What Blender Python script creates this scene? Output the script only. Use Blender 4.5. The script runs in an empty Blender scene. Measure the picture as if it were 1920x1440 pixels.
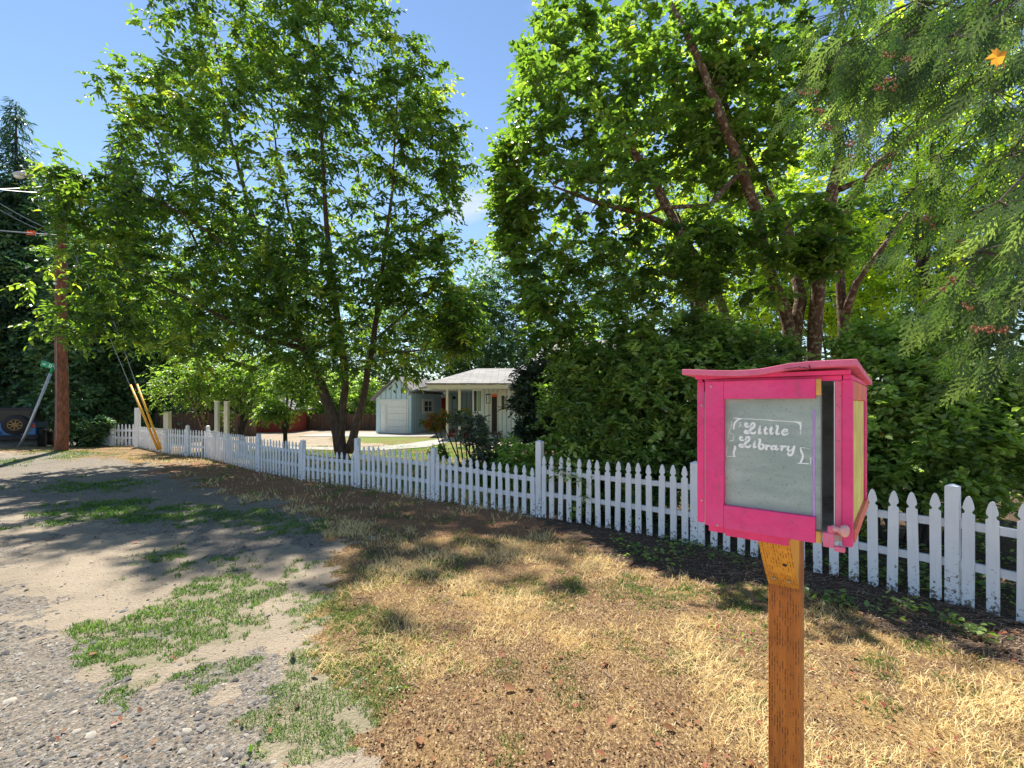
import bpy, math, random
import numpy as np
from mathutils import Vector, Matrix

# ------------------------------------------------------------------ camera, sky, sun, exposure
sc = bpy.context.scene
col = sc.collection
CAMH = 1.7          # eye height
F = 880.0           # focal length in photo pixels (photo is 1920 wide)
HOR = 757.0         # row of the horizon in the photo
cam_d = bpy.data.cameras.new('camera')
cam = bpy.data.objects.new('camera', cam_d)
col.objects.link(cam)
cam.location = (0, 0, CAMH)
cam.rotation_euler = (math.pi / 2, 0, 0)
cam_d.sensor_width = 36
cam_d.lens = F / 1920 * 36
cam_d.shift_y = (HOR - 720) / 1920
cam_d.clip_start = 0.05
cam_d.clip_end = 2000
sc.camera = cam

SUN_EL = math.radians(57.5)
SUN_AZ = math.radians(-29.5)       # measured from +Y towards +X
world = bpy.data.worlds.new('World')
sc.world = world
world.use_nodes = True
wn = world.node_tree
bg = wn.nodes['Background']
sky = wn.nodes.new('ShaderNodeTexSky')
sky.sky_type = 'NISHITA'
sky.sun_disc = False
sky.sun_elevation = SUN_EL
sky.sun_rotation = SUN_AZ
sky.altitude = 0
sky.air_density = 1.15
sky.dust_density = 0.0
sky.ozone_density = 2.8
# a few faint white clouds in the sky itself
wtc = wn.nodes.new('ShaderNodeTexCoord')
wmp = wn.nodes.new('ShaderNodeMapping')
wmp.inputs['Scale'].default_value = (3.0, 3.0, 7.0)
wno = wn.nodes.new('ShaderNodeTexNoise')
wno.inputs['Scale'].default_value = 1.6
wno.inputs['Detail'].default_value = 6
wra = wn.nodes.new('ShaderNodeMapRange')
wra.inputs[1].default_value = 0.62
wra.inputs[2].default_value = 0.82
wmx = wn.nodes.new('ShaderNodeMix')
wmx.data_type = 'RGBA'
wmx.inputs[7].default_value = (5.5, 5.8, 6.2, 1)
wn.links.new(wtc.outputs['Generated'], wmp.inputs[0])
wn.links.new(wmp.outputs[0], wno.inputs[0])
wn.links.new(wno.outputs[0], wra.inputs[0])
wn.links.new(wra.outputs[0], wmx.inputs[0])
wn.links.new(sky.outputs[0], wmx.inputs[6])
wn.links.new(wmx.outputs[2], bg.inputs[0])
bg.inputs[1].default_value = 0.072

S = Vector((math.sin(SUN_AZ) * math.cos(SUN_EL), math.cos(SUN_AZ) * math.cos(SUN_EL), math.sin(SUN_EL)))
sun_d = bpy.data.lights.new('sun', 'SUN')
sun_d.energy = 4.2
sun_d.angle = math.radians(0.55)
sun_d.color = (1.0, 0.95, 0.86)
sun = bpy.data.objects.new('sun', sun_d)
sun.rotation_euler = S.to_track_quat('Z', 'Y').to_euler()
sun.location = (-10, 20, 30)
col.objects.link(sun)

sc.view_settings.view_transform = 'Standard'
sc.view_settings.look = 'None'
sc.view_settings.gamma = 1
sc.view_settings.exposure = 1.27
sc.cycles.max_bounces = 7
sc.cycles.diffuse_bounces = 4
sc.cycles.transmission_bounces = 4
sc.cycles.transparent_max_bounces = 6
sc.cycles.glossy_bounces = 2
sc.cycles.sample_clamp_indirect = 6
sc.cycles.use_adaptive_sampling = True
sc.cycles.adaptive_threshold = 0.02

rng = np.random.default_rng(7)
random.seed(7)


def R(a, b):
    return random.uniform(a, b)


def G(px, py, z=0.0):
    """ground point (at height z) that the photo shows at px, py"""
    y = F * (CAMH - z) / (py - HOR)
    return Vector(((px - 960) / F * y, y, z))


def P(px, py, y):
    """point at distance y that the photo shows at px, py"""
    return Vector(((px - 960) / F * y, y, CAMH - (py - HOR) / F * y))


# ------------------------------------------------------------------ noise for modelling
def _hash(ix, iy, seed):
    n = (ix * 374761393 + iy * 668265263 + seed * 1442695041) & 0xFFFFFFFF
    n = ((n ^ (n >> 13)) * 1274126177) & 0xFFFFFFFF
    return ((n ^ (n >> 16)) & 0xFFFF) / 65535.0


def vnoise(x, y, seed=0):
    x = np.asarray(x, float); y = np.asarray(y, float)
    ix = np.floor(x).astype(np.int64); iy = np.floor(y).astype(np.int64)
    fx = x - ix; fy = y - iy
    fx = fx * fx * (3 - 2 * fx); fy = fy * fy * (3 - 2 * fy)
    a = _hash(ix, iy, seed); b = _hash(ix + 1, iy, seed)
    c = _hash(ix, iy + 1, seed); d = _hash(ix + 1, iy + 1, seed)
    return (a * (1 - fx) + b * fx) * (1 - fy) + (c * (1 - fx) + d * fx) * fy


def fbm(x, y, seed=0, o=4):
    v = 0; a = 0.5; t = 0
    for k in range(o):
        v = v + a * vnoise(x * 2 ** k, y * 2 ** k, seed + k); t += a; a *= 0.5
    return v / t


# ------------------------------------------------------------------ materials
def mat(name):
    m = bpy.data.materials.new(name)
    m.use_nodes = True
    nt = m.node_tree
    return m, nt, nt.nodes['Principled BSDF']


def nd(nt, t, **kw):
    n = nt.nodes.new(t)
    for k, v in kw.items():
        if k.startswith('i_'):
            n.inputs[k[2:].replace('_', ' ')].default_value = v
        elif k[0] == 'I' and k[1:].isdigit():
            n.inputs[int(k[1:])].default_value = v
        else:
            setattr(n, k, v)
    return n


def ramp(nt, stops, src=None):
    r = nt.nodes.new('ShaderNodeValToRGB')
    e = r.color_ramp.elements
    while len(e) < len(stops):
        e.new(0.5)
    for k, (p, c) in enumerate(stops):
        e[k].position = p
        e[k].color = (c[0], c[1], c[2], 1) if len(c) == 3 else c
    if src is not None:
        nt.links.new(src, r.inputs[0])
    return r


def objco(nt, scale=(1, 1, 1)):
    t = nt.nodes.new('ShaderNodeTexCoord')
    m = nt.nodes.new('ShaderNodeMapping')
    m.inputs['Scale'].default_value = scale
    nt.links.new(t.outputs['Object'], m.inputs[0])
    return m.outputs[0]


def noise(nt, vec, scale, detail=4, rough=0.55):
    n = nd(nt, 'ShaderNodeTexNoise', i_Scale=scale, i_Detail=detail, i_Roughness=rough)
    if vec is not None:
        nt.links.new(vec, n.inputs[0])
    return n.outputs[0]


def mixc(nt, fac, a, b, blend='MIX'):
    n = nd(nt, 'ShaderNodeMix', data_type='RGBA', blend_type=blend)
    for sock, v in ((n.inputs[0], fac), (n.inputs[6], a), (n.inputs[7], b)):
        if isinstance(v, (int, float)):
            sock.default_value = v
        elif isinstance(v, tuple):
            sock.default_value = (v[0], v[1], v[2], 1)
        else:
            nt.links.new(v, sock)
    return n.outputs[2]


def mrange(nt, src, a, b, c=0.0, d=1.0):
    n = nd(nt, 'ShaderNodeMapRange', I1=a, I2=b, I3=c, I4=d)
    nt.links.new(src, n.inputs[0])
    return n.outputs[0]


def math_(nt, op, a, b=0.0):
    n = nd(nt, 'ShaderNodeMath', operation=op)
    for s, v in ((n.inputs[0], a), (n.inputs[1], b)):
        if isinstance(v, (int, float)):
            s.default_value = v
        else:
            nt.links.new(v, s)
    return n.outputs[0]


def bump(nt, bs, h, strength=0.5, dist=0.01):
    b = nd(nt, 'ShaderNodeBump', i_Strength=strength, i_Distance=dist)
    nt.links.new(h, b.inputs['Height'])
    nt.links.new(b.outputs[0], bs.inputs['Normal'])


def plain(name, c, rough=0.6, metal=0.0, var=0.15, nscale=8, bstr=0.2, spec=0.4):
    m, nt, bs = mat(name)
    v = objco(nt)
    n = noise(nt, v, nscale, 5)
    lo = tuple(x * (1 - var) for x in c); hi = tuple(min(1, x * (1 + var)) for x in c)
    r = ramp(nt, [(0.3, lo), (0.7, hi)], n)
    nt.links.new(r.outputs[0], bs.inputs['Base Color'])
    bs.inputs['Roughness'].default_value = rough
    bs.inputs['Metallic'].default_value = metal
    bs.inputs['Specular IOR Level'].default_value = spec
    if bstr:
        bump(nt, bs, noise(nt, v, nscale * 6, 4), bstr, 0.004)
    return m


def leafmat(name, stops, trans=0.45, tcol=(0.2, 0.4, 0.03), rough=0.42, spec=0.35, tboost=1.0):
    m, nt, bs = mat(name)
    at = nd(nt, 'ShaderNodeAttribute', attribute_name='tint')
    r = ramp(nt, stops, at.outputs['Fac'])
    nt.links.new(r.outputs[0], bs.inputs['Base Color'])
    bs.inputs['Roughness'].default_value = rough
    bs.inputs['Specular IOR Level'].default_value = spec
    tr = nt.nodes.new('ShaderNodeBsdfTranslucent')
    c = mixc(nt, 1.0, r.outputs[0], tcol, 'MULTIPLY')
    c2 = mixc(nt, 1.0, c, (tboost, tboost, tboost), 'MULTIPLY')
    nt.links.new(c2, tr.inputs[0])
    mx = nd(nt, 'ShaderNodeMixShader')
    mx.inputs[0].default_value = trans
    nt.links.new(bs.outputs[0], mx.inputs[1])
    nt.links.new(tr.outputs[0], mx.inputs[2])
    nt.links.new(mx.outputs[0], nt.nodes['Material Output'].inputs[0])
    return m


def barkmat(name, a, b, c=None, scale=6, patch=None):
    m, nt, bs = mat(name)
    v = objco(nt, (1, 1, 0.28))
    n = noise(nt, v, scale * 3, 6, 0.65)
    r = ramp(nt, [(0.32, a), (0.62, b)], n)
    out = r.outputs[0]
    if patch:
        n2 = noise(nt, objco(nt), scale * 1.4, 5, 0.6)
        out = mixc(nt, mrange(nt, n2, 0.53, 0.6), out, patch)
    nt.links.new(out, bs.inputs['Base Color'])
    bs.inputs['Roughness'].default_value = 0.85
    bump(nt, bs, n, 0.9, 0.03)
    return m


M = {}
M['leaf_cherry'] = leafmat('leaf_cherry', [(0.0, (0.04, 0.078, 0.028)), (0.6, (0.10, 0.16, 0.04)), (0.93, (0.2, 0.26, 0.055)), (1.0, (0.34, 0.26, 0.03))], 0.42, (1.95, 2.1, 0.55), 0.46, 0.4, 1.85)
M['leaf_broad'] = leafmat('leaf_broad', [(0.0, (0.045, 0.085, 0.028)), (0.55, (0.115, 0.175, 0.04)), (0.95, (0.23, 0.29, 0.07)), (1.0, (0.5, 0.33, 0.03))], 0.46, (1.75, 2.0, 0.6), 0.36, 0.55, 1.6)
M['leaf_back'] = leafmat('leaf_back', [(0.0, (0.12, 0.17, 0.03)), (0.5, (0.25, 0.31, 0.05)), (1.0, (0.42, 0.44, 0.09))], 0.62, (1.7, 1.8, 0.55), 0.5, 0.3, 1.9)
M['leaf_forest'] = leafmat('leaf_forest', [(0.0, (0.035, 0.08, 0.045)), (0.6, (0.10, 0.18, 0.08)), (1.0, (0.22, 0.31, 0.12))], 0.25, (1.4, 1.9, 0.8), 0.4, 0.5, 1.2)
M['leaf_fir'] = leafmat('leaf_fir', [(0.0, (0.03, 0.065, 0.045)), (0.6, (0.07, 0.15, 0.09)), (1.0, (0.18, 0.28, 0.15))], 0.2, (1.2, 1.6, 1.0), 0.45, 0.5, 1.2)
M['leaf_hedge'] = leafmat('leaf_hedge', [(0.0, (0.07, 0.11, 0.04)), (0.6, (0.2, 0.275, 0.08)), (0.97, (0.36, 0.43, 0.16)), (1.0, (0.3, 0.12, 0.03))], 0.4, (1.6, 2.0, 0.5), 0.4, 0.45, 1.4)
M['leaf_grey'] = leafmat('leaf_grey', [(0.0, (0.07, 0.09, 0.06)), (0.6, (0.15, 0.18, 0.12)), (1.0, (0.27, 0.3, 0.2))], 0.25, (1.3, 1.5, 0.8), 0.38, 0.6, 1.2)
M['leaf_dark'] = leafmat('leaf_dark', [(0.0, (0.025, 0.045, 0.022)), (0.7, (0.065, 0.095, 0.045)), (1.0, (0.13, 0.17, 0.08))], 0.15, (1.3, 1.5, 0.8), 0.33, 0.6, 1.2)
M['leaf_rust'] = leafmat('leaf_rust', [(0.0, (0.06, 0.12, 0.03)), (0.5, (0.18, 0.2, 0.03)), (1.0, (0.45, 0.13, 0.04))], 0.4, (1.4, 1.6, 0.6), 0.4, 0.4, 1.3)
M['leaf_cedar'] = leafmat('leaf_cedar', [(0.0, (0.025, 0.055, 0.018)), (0.5, (0.085, 0.15, 0.045)), (0.93, (0.24, 0.32, 0.13)), (1.0, (0.26, 0.14, 0.06))], 0.32, (1.7, 1.8, 0.7), 0.5, 0.35, 1.3)
M['leaf_lush'] = leafmat('leaf_lush', [(0.0, (0.08, 0.16, 0.02)), (1.0, (0.2, 0.32, 0.05))], 0.45, (1.5, 1.9, 0.5), 0.4, 0.4, 1.5)
M['bark_cherry'] = barkmat('bark_cherry', (0.035, 0.022, 0.016), (0.13, 0.085, 0.06))
M['bark_patch'] = barkmat('bark_patch', (0.05, 0.025, 0.015), (0.17, 0.085, 0.045), patch=(0.36, 0.27, 0.17), scale=9)
M['bark_dark'] = barkmat('bark_dark', (0.015, 0.012, 0.01), (0.06, 0.045, 0.035))
M['grey_slats'] = plain('grey_slats', (0.22, 0.2, 0.18), 0.8)
M['steel'] = plain('steel', (0.45, 0.46, 0.48), 0.45, 0.6, 0.1)
M['wire'] = plain('wire', (0.3, 0.31, 0.33), 0.5, 0.5, 0.05, bstr=0)
M['yellow_plastic'] = plain('yellow_plastic', (0.85, 0.42, 0.03), 0.45, 0, 0.08)
M['orange_plastic'] = plain('orange_plastic', (0.85, 0.12, 0.02), 0.5, 0, 0.05)
M['roof_dark'] = plain('roof_dark', (0.03, 0.03, 0.035), 0.8)
M['brown_wall'] = plain('brown_wall', (0.035, 0.028, 0.026), 0.85)
M['jeep_blue'] = plain('jeep_blue', (0.02, 0.15, 0.42), 0.3, 0.2, 0.05, bstr=0, spec=0.6)
M['rubber'] = plain('rubber', (0.03, 0.026, 0.03), 0.7)
M['bronze'] = plain('bronze', (0.2, 0.13, 0.06), 0.35, 0.7, 0.1, bstr=0)
M['black_plastic'] = plain('black_plastic', (0.018, 0.018, 0.022), 0.5, bstr=0.1)
M['red_lens'] = plain('red_lens', (0.4, 0.01, 0.01), 0.2, bstr=0)
M['plate'] = plain('plate', (0.6, 0.65, 0.62), 0.5, bstr=0)
M['sign_green'] = plain('sign_green', (0.0, 0.3, 0.13), 0.4, bstr=0, var=0.04)
M['sign_white'] = plain('sign_white', (0.97, 0.97, 0.95), 0.45, bstr=0, var=0.02)
M['red_paint'] = plain('red_paint', (0.4, 0.03, 0.02), 0.6)
M['red_shed'] = plain('red_shed', (0.3, 0.05, 0.035), 0.8)
M['white_trim'] = plain('white_trim', (0.86, 0.86, 0.84), 0.55, var=0.04)
M['cream_trim'] = plain('cream_trim', (0.72, 0.66, 0.5), 0.6, var=0.05)
M['concrete'] = plain('concrete', (0.33, 0.31, 0.28), 0.9, var=0.15, nscale=2)
M['gate_white'] = plain('gate_white', (0.7, 0.72, 0.76), 0.6, var=0.08)
M['cone'] = plain('cone', (0.26, 0.1, 0.045), 0.8)
M['dead_leaf'] = leafmat('dead_leaf', [(0.0, (0.16, 0.07, 0.03)), (0.6, (0.3, 0.15, 0.07)), (1.0, (0.3, 0.07, 0.05))], 0.2, (1.3, 1.2, 0.8), 0.6, 0.2)
M['maple_leaf'] = leafmat('maple_leaf', [(0.0, (0.62, 0.29, 0.04)), (1.0, (0.75, 0.38, 0.06))], 0.5, (1.1, 1.0, 0.7), 0.5, 0.2)
M['twig'] = plain('twig', (0.27, 0.19, 0.13), 0.85)
M['purple'] = plain('purple', (0.55, 0.3, 0.7), 0.5, bstr=0)
M['lantern_metal'] = plain('lantern_metal', (0.02, 0.02, 0.02), 0.4)


def glassmat():
    m, nt, bs = mat('window_glass')
    bs.inputs['Base Color'].default_value = (0.02, 0.03, 0.035, 1)
    bs.inputs['Roughness'].default_value = 0.12
    bs.inputs['Specular IOR Level'].default_value = 0.25
    return m


M['glass'] = glassmat()


def picketmat():
    m, nt, bs = mat('picket_paint')
    v = objco(nt)
    n = noise(nt, v, 3, 4)
    base = ramp(nt, [(0.3, (0.76, 0.77, 0.8)), (0.7, (0.86, 0.87, 0.89))], n).outputs[0]
    # grain streaks
    g = noise(nt, objco(nt, (60, 60, 3)), 1.0, 4)
    base = mixc(nt, mrange(nt, g, 0.55, 0.8, 0, 0.35), base, (0.5, 0.5, 0.5))
    # peeling paint and dirt low down on each picket (tint attribute = 1 at the foot)
    at = nd(nt, 'ShaderNodeAttribute', attribute_name='foot')
    n2 = noise(nt, v, 28, 6, 0.7)
    k = math_(nt, 'ADD', math_(nt, 'MULTIPLY', at.outputs['Fac'], 0.34), n2)
    peel = mrange(nt, k, 0.80, 0.85)
    base = mixc(nt, peel, base, (0.16, 0.13, 0.10))
    nt.links.new(base, bs.inputs['Base Color'])
    bs.inputs['Roughness'].default_value = 0.6
    bump(nt, bs, g, 0.25, 0.003)
    return m


M['picket'] = picketmat()


def sidingmat(name, c, spacing=0.3, axis=0):
    m, nt, bs = mat(name)
    at = nd(nt, 'ShaderNodeAttribute', attribute_name='run')
    w = math_(nt, 'FRACT', math_(nt, 'DIVIDE', at.outputs['Fac'], spacing))
    line = mrange(nt, math_(nt, 'ABSOLUTE', math_(nt, 'SUBTRACT', w, 0.5)), 0.06, 0.13)
    n = noise(nt, objco(nt), 2.5, 5)
    base = ramp(nt, [(0.3, tuple(x * 0.9 for x in c)), (0.7, c)], n).outputs[0]
    base = mixc(nt, line, tuple(x * 0.55 for x in c), base)
    nt.links.new(base, bs.inputs['Base Color'])
    bs.inputs['Roughness'].default_value = 0.65
    bump(nt, bs, line, 0.8, 0.02)
    return m


M['siding_blue'] = sidingmat('siding_blue', (0.60, 0.78, 0.86), 0.32)
M['siding_grey'] = sidingmat('siding_grey', (0.74, 0.78, 0.74), 0.22)
M['siding_green'] = sidingmat('siding_green', (0.3, 0.42, 0.26), 0.4)


def shinglemat():
    m, nt, bs = mat('roof_shingles')
    at = nd(nt, 'ShaderNodeAttribute', attribute_name='suv')
    b = nd(nt, 'ShaderNodeTexBrick', i_Scale=1.0)
    b.inputs['Color1'].default_value = (0.30, 0.28, 0.27, 1)
    b.inputs['Color2'].default_value = (0.19, 0.18, 0.18, 1)
    b.inputs['Mortar'].default_value = (0.12, 0.11, 0.11, 1)
    b.inputs['Mortar Size'].default_value = 0.02
    b.inputs['Brick Width'].default_value = 0.7
    b.inputs['Row Height'].default_value = 0.27
    nt.links.new(at.outputs['Vector'], b.inputs[0])
    n = noise(nt, objco(nt), 3, 4)
    c = mixc(nt, mrange(nt, n, 0.3, 0.7, 0, 0.25), b.outputs[0], (0.4, 0.38, 0.36))
    nt.links.new(c, bs.inputs['Base Color'])
    bs.inputs['Roughness'].default_value = 0.85
    bump(nt, bs, b.outputs['Fac'], 0.5, -0.02)
    return m


M['shingle'] = shinglemat()


def boardfence_mat():
    m, nt, bs = mat('board_fence')
    at = nd(nt, 'ShaderNodeAttribute', attribute_name='run')
    w = math_(nt, 'FRACT', math_(nt, 'DIVIDE', at.outputs['Fac'], 0.14))
    line = mrange(nt, w, 0.04, 0.12)
    n = noise(nt, objco(nt, (6, 6, 0.6)), 2.0, 5)
    base = ramp(nt, [(0.3, (0.06, 0.035, 0.025)), (0.7, (0.17, 0.09, 0.055))], n).outputs[0]
    base = mixc(nt, line, (0.015, 0.01, 0.008), base)
    nt.links.new(base, bs.inputs['Base Color'])
    bs.inputs['Roughness'].default_value = 0.85
    return m


M['board_fence'] = boardfence_mat()


def pinkmat(name, c, rough=0.5, chip=0.66):
    m, nt, bs = mat(name)
    v = objco(nt)
    n = noise(nt, v, 9, 5)
    base = ramp(nt, [(0.3, tuple(x * 0.86 for x in c)), (0.7, tuple(min(1, x * 1.08) for x in c))], n).outputs[0]
    g = noise(nt, objco(nt, (14, 90, 90)), 1.0, 5, 0.6)
    base = mixc(nt, mrange(nt, g, 0.5, 0.8, 0, 0.35), base, tuple(x * 0.6 for x in c))
    fd = noise(nt, objco(nt, (3, 3, 5)), 2.0, 4, 0.6)
    base = mixc(nt, mrange(nt, fd, 0.48, 0.75, 0, 0.4), base, (min(1, c[0] * 1.02), c[1] * 1.6 + .08, c[2] * 1.3 + .08))
    dr_ = noise(nt, objco(nt, (9, 9, 2.5)), 3.0, 5, 0.7)
    base = mixc(nt, mrange(nt, dr_, 0.56, 0.72, 0, 0.35), base, (0.3, 0.1, 0.11))
    s = noise(nt, v, 55, 5, 0.75)
    base = mixc(nt, mrange(nt, s, chip, chip + 0.03), base, (0.35, 0.08, 0.1))
    nt.links.new(base, bs.inputs['Base Color'])
    bs.inputs['Roughness'].default_value = rough
    bs.inputs['Specular IOR Level'].default_value = 0.35
    bump(nt, bs, g, 0.35, 0.002)
    return m


PINK = (0.9, 0.06, 0.24)
M['pink'] = pinkmat('pink_paint', PINK)
M['pink_light'] = pinkmat('pink_paint_faded', (0.85, 0.17, 0.3), 0.6, 0.62)
M['pink_orange'] = pinkmat('pink_paint_warm_bounce', (0.85, 0.2, 0.13), 0.55, 0.64)  # pink shifted to orange: warm bounced light painted into the side rails
M['yellow_paint'] = pinkmat('yellow_paint', (0.85, 0.66, 0.2), 0.6, 0.75)
M['pale_knob'] = pinkmat('worn_knob_paint', (0.85, 0.42, 0.4), 0.4, 0.6)


def postwood(name, a, b, d, axis='Z'):
    """pressure treated timber with rows of short incisions along the grain"""
    m, nt, bs = mat(name)
    v = objco(nt)
    grain = noise(nt, objco(nt, (40, 40, 2.0)), 1.0, 6, 0.6)
    base = ramp(nt, [(0.3, a), (0.72, b)], grain).outputs[0]
    at = nd(nt, 'ShaderNodeAttribute', attribute_name='suv')
    br = nd(nt, 'ShaderNodeTexBrick', i_Scale=1.0)
    br.offset = 0.5
    br.inputs['Brick Width'].default_value = 0.03
    br.inputs['Row Height'].default_value = 0.0075
    br.inputs['Mortar Size'].default_value = 0.0028
    br.inputs['Mortar Smooth'].default_value = 0.3
    nt.links.new(at.outputs['Vector'], br.inputs[0])
    # inside the bricks the incision: keep the middle of each
    n2 = noise(nt, objco(nt, (70, 70, 25)), 1.0, 3)
    inc = math_(nt, 'MULTIPLY', math_(nt, 'SUBTRACT', 1.0, br.outputs['Fac']), mrange(nt, n2, 0.46, 0.56))
    base = mixc(nt, math_(nt, 'MULTIPLY', inc, 0.8), base, d)
    big = noise(nt, v, 5, 3)
    base = mixc(nt, mrange(nt, big, 0.45, 0.75, 0, 0.5), base, d)
    nt.links.new(base, bs.inputs['Base Color'])
    bs.inputs['Roughness'].default_value = 0.62
    bump(nt, bs, inc, 0.6, -0.003)
    return m


M['post_wood'] = postwood('post_wood', (0.38, 0.105, 0.016), (0.72, 0.24, 0.03), (0.09, 0.025, 0.009))
M['brace_wood'] = postwood('brace_wood', (0.66, 0.28, 0.03), (0.82, 0.4, 0.05), (0.26, 0.08, 0.015))
M['raw_wood'] = plain('raw_wood', (0.7, 0.38, 0.1), 0.7, var=0.2, nscale=30)
M['pole_wood'] = barkmat('pole_wood', (0.07, 0.025, 0.015), (0.27, 0.105, 0.055), scale=5)
M['interior'] = plain('interior_paint', (0.8, 0.86, 0.8), 0.7, var=0.35, nscale=12)


def frosted():
    m, nt, bs = mat('dusty_glass')
    v = objco(nt)
    n = noise(nt, objco(nt, (2, 2, 9)), 2.2, 6, 0.6)
    base = ramp(nt, [(0.32, (0.36, 0.47, 0.43)), (0.5, (0.52, 0.62, 0.57)), (0.68, (0.70, 0.78, 0.74))], n).outputs[0]
    s = noise(nt, v, 160, 3, 0.7)
    base = mixc(nt, mrange(nt, s, 0.57, 0.66, 0, 0.7), base, (0.2, 0.25, 0.23))
    nt.links.new(base, bs.inputs['Base Color'])
    bs.inputs['Roughness'].default_value = 0.28
    bs.inputs['Specular IOR Level'].default_value = 0.6
    tb = nt.nodes.new('ShaderNodeBsdfTranslucent')
    tb.inputs[0].default_value = (0.95, 1, 0.97, 1)
    mx = nt.nodes.new('ShaderNodeMixShader')
    mx.inputs[0].default_value = 0.62
    nt.links.new(tb.outputs[0], mx.inputs[1])
    nt.links.new(bs.outputs[0], mx.inputs[2])
    nt.links.new(mx.outputs[0], nt.nodes['Material Output'].inputs[0])
    return m


M['dusty_glass'] = frosted()


# ------------------------------------------------------------------ mesh helpers
def link(o, parent=None):
    col.objects.link(o)
    if parent is not None:
        o.parent = parent
    return o


def np_mesh(name, verts, faces4=None, faces3=None, m=None, tint=None, parent=None, smooth=False, extra=None):
    """build a mesh object from numpy arrays; tint: one value per face"""
    verts = np.asarray(verts, dtype=np.float32)
    me = bpy.data.meshes.new(name)
    f4 = np.asarray(faces4, dtype=np.int32).reshape(-1, 4) if faces4 is not None else np.zeros((0, 4), np.int32)
    f3 = np.asarray(faces3, dtype=np.int32).reshape(-1, 3) if faces3 is not None else np.zeros((0, 3), np.int32)
    n4, n3 = len(f4), len(f3)
    me.vertices.add(len(verts)); me.vertices.foreach_set('co', verts.ravel())
    me.loops.add(n4 * 4 + n3 * 3)
    me.loops.foreach_set('vertex_index', np.concatenate([f4.ravel(), f3.ravel()]))
    me.polygons.add(n4 + n3)
    st = np.concatenate([np.arange(n4) * 4, n4 * 4 + np.arange(n3) * 3]).astype(np.int32)
    me.polygons.foreach_set('loop_start', st)
    me.polygons.foreach_set('loop_total', np.concatenate([np.full(n4, 4), np.full(n3, 3)]).astype(np.int32))
    if smooth:
        me.polygons.foreach_set('use_smooth', np.ones(n4 + n3, bool))
    me.update(calc_edges=True)
    if tint is not None:
        a = me.attributes.new('tint', 'FLOAT', 'FACE')
        a.data.foreach_set('value', np.asarray(tint, np.float32))
    if m is not None:
        me.materials.append(m)
    o = bpy.data.objects.new(name, me)
    return link(o, parent)


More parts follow.
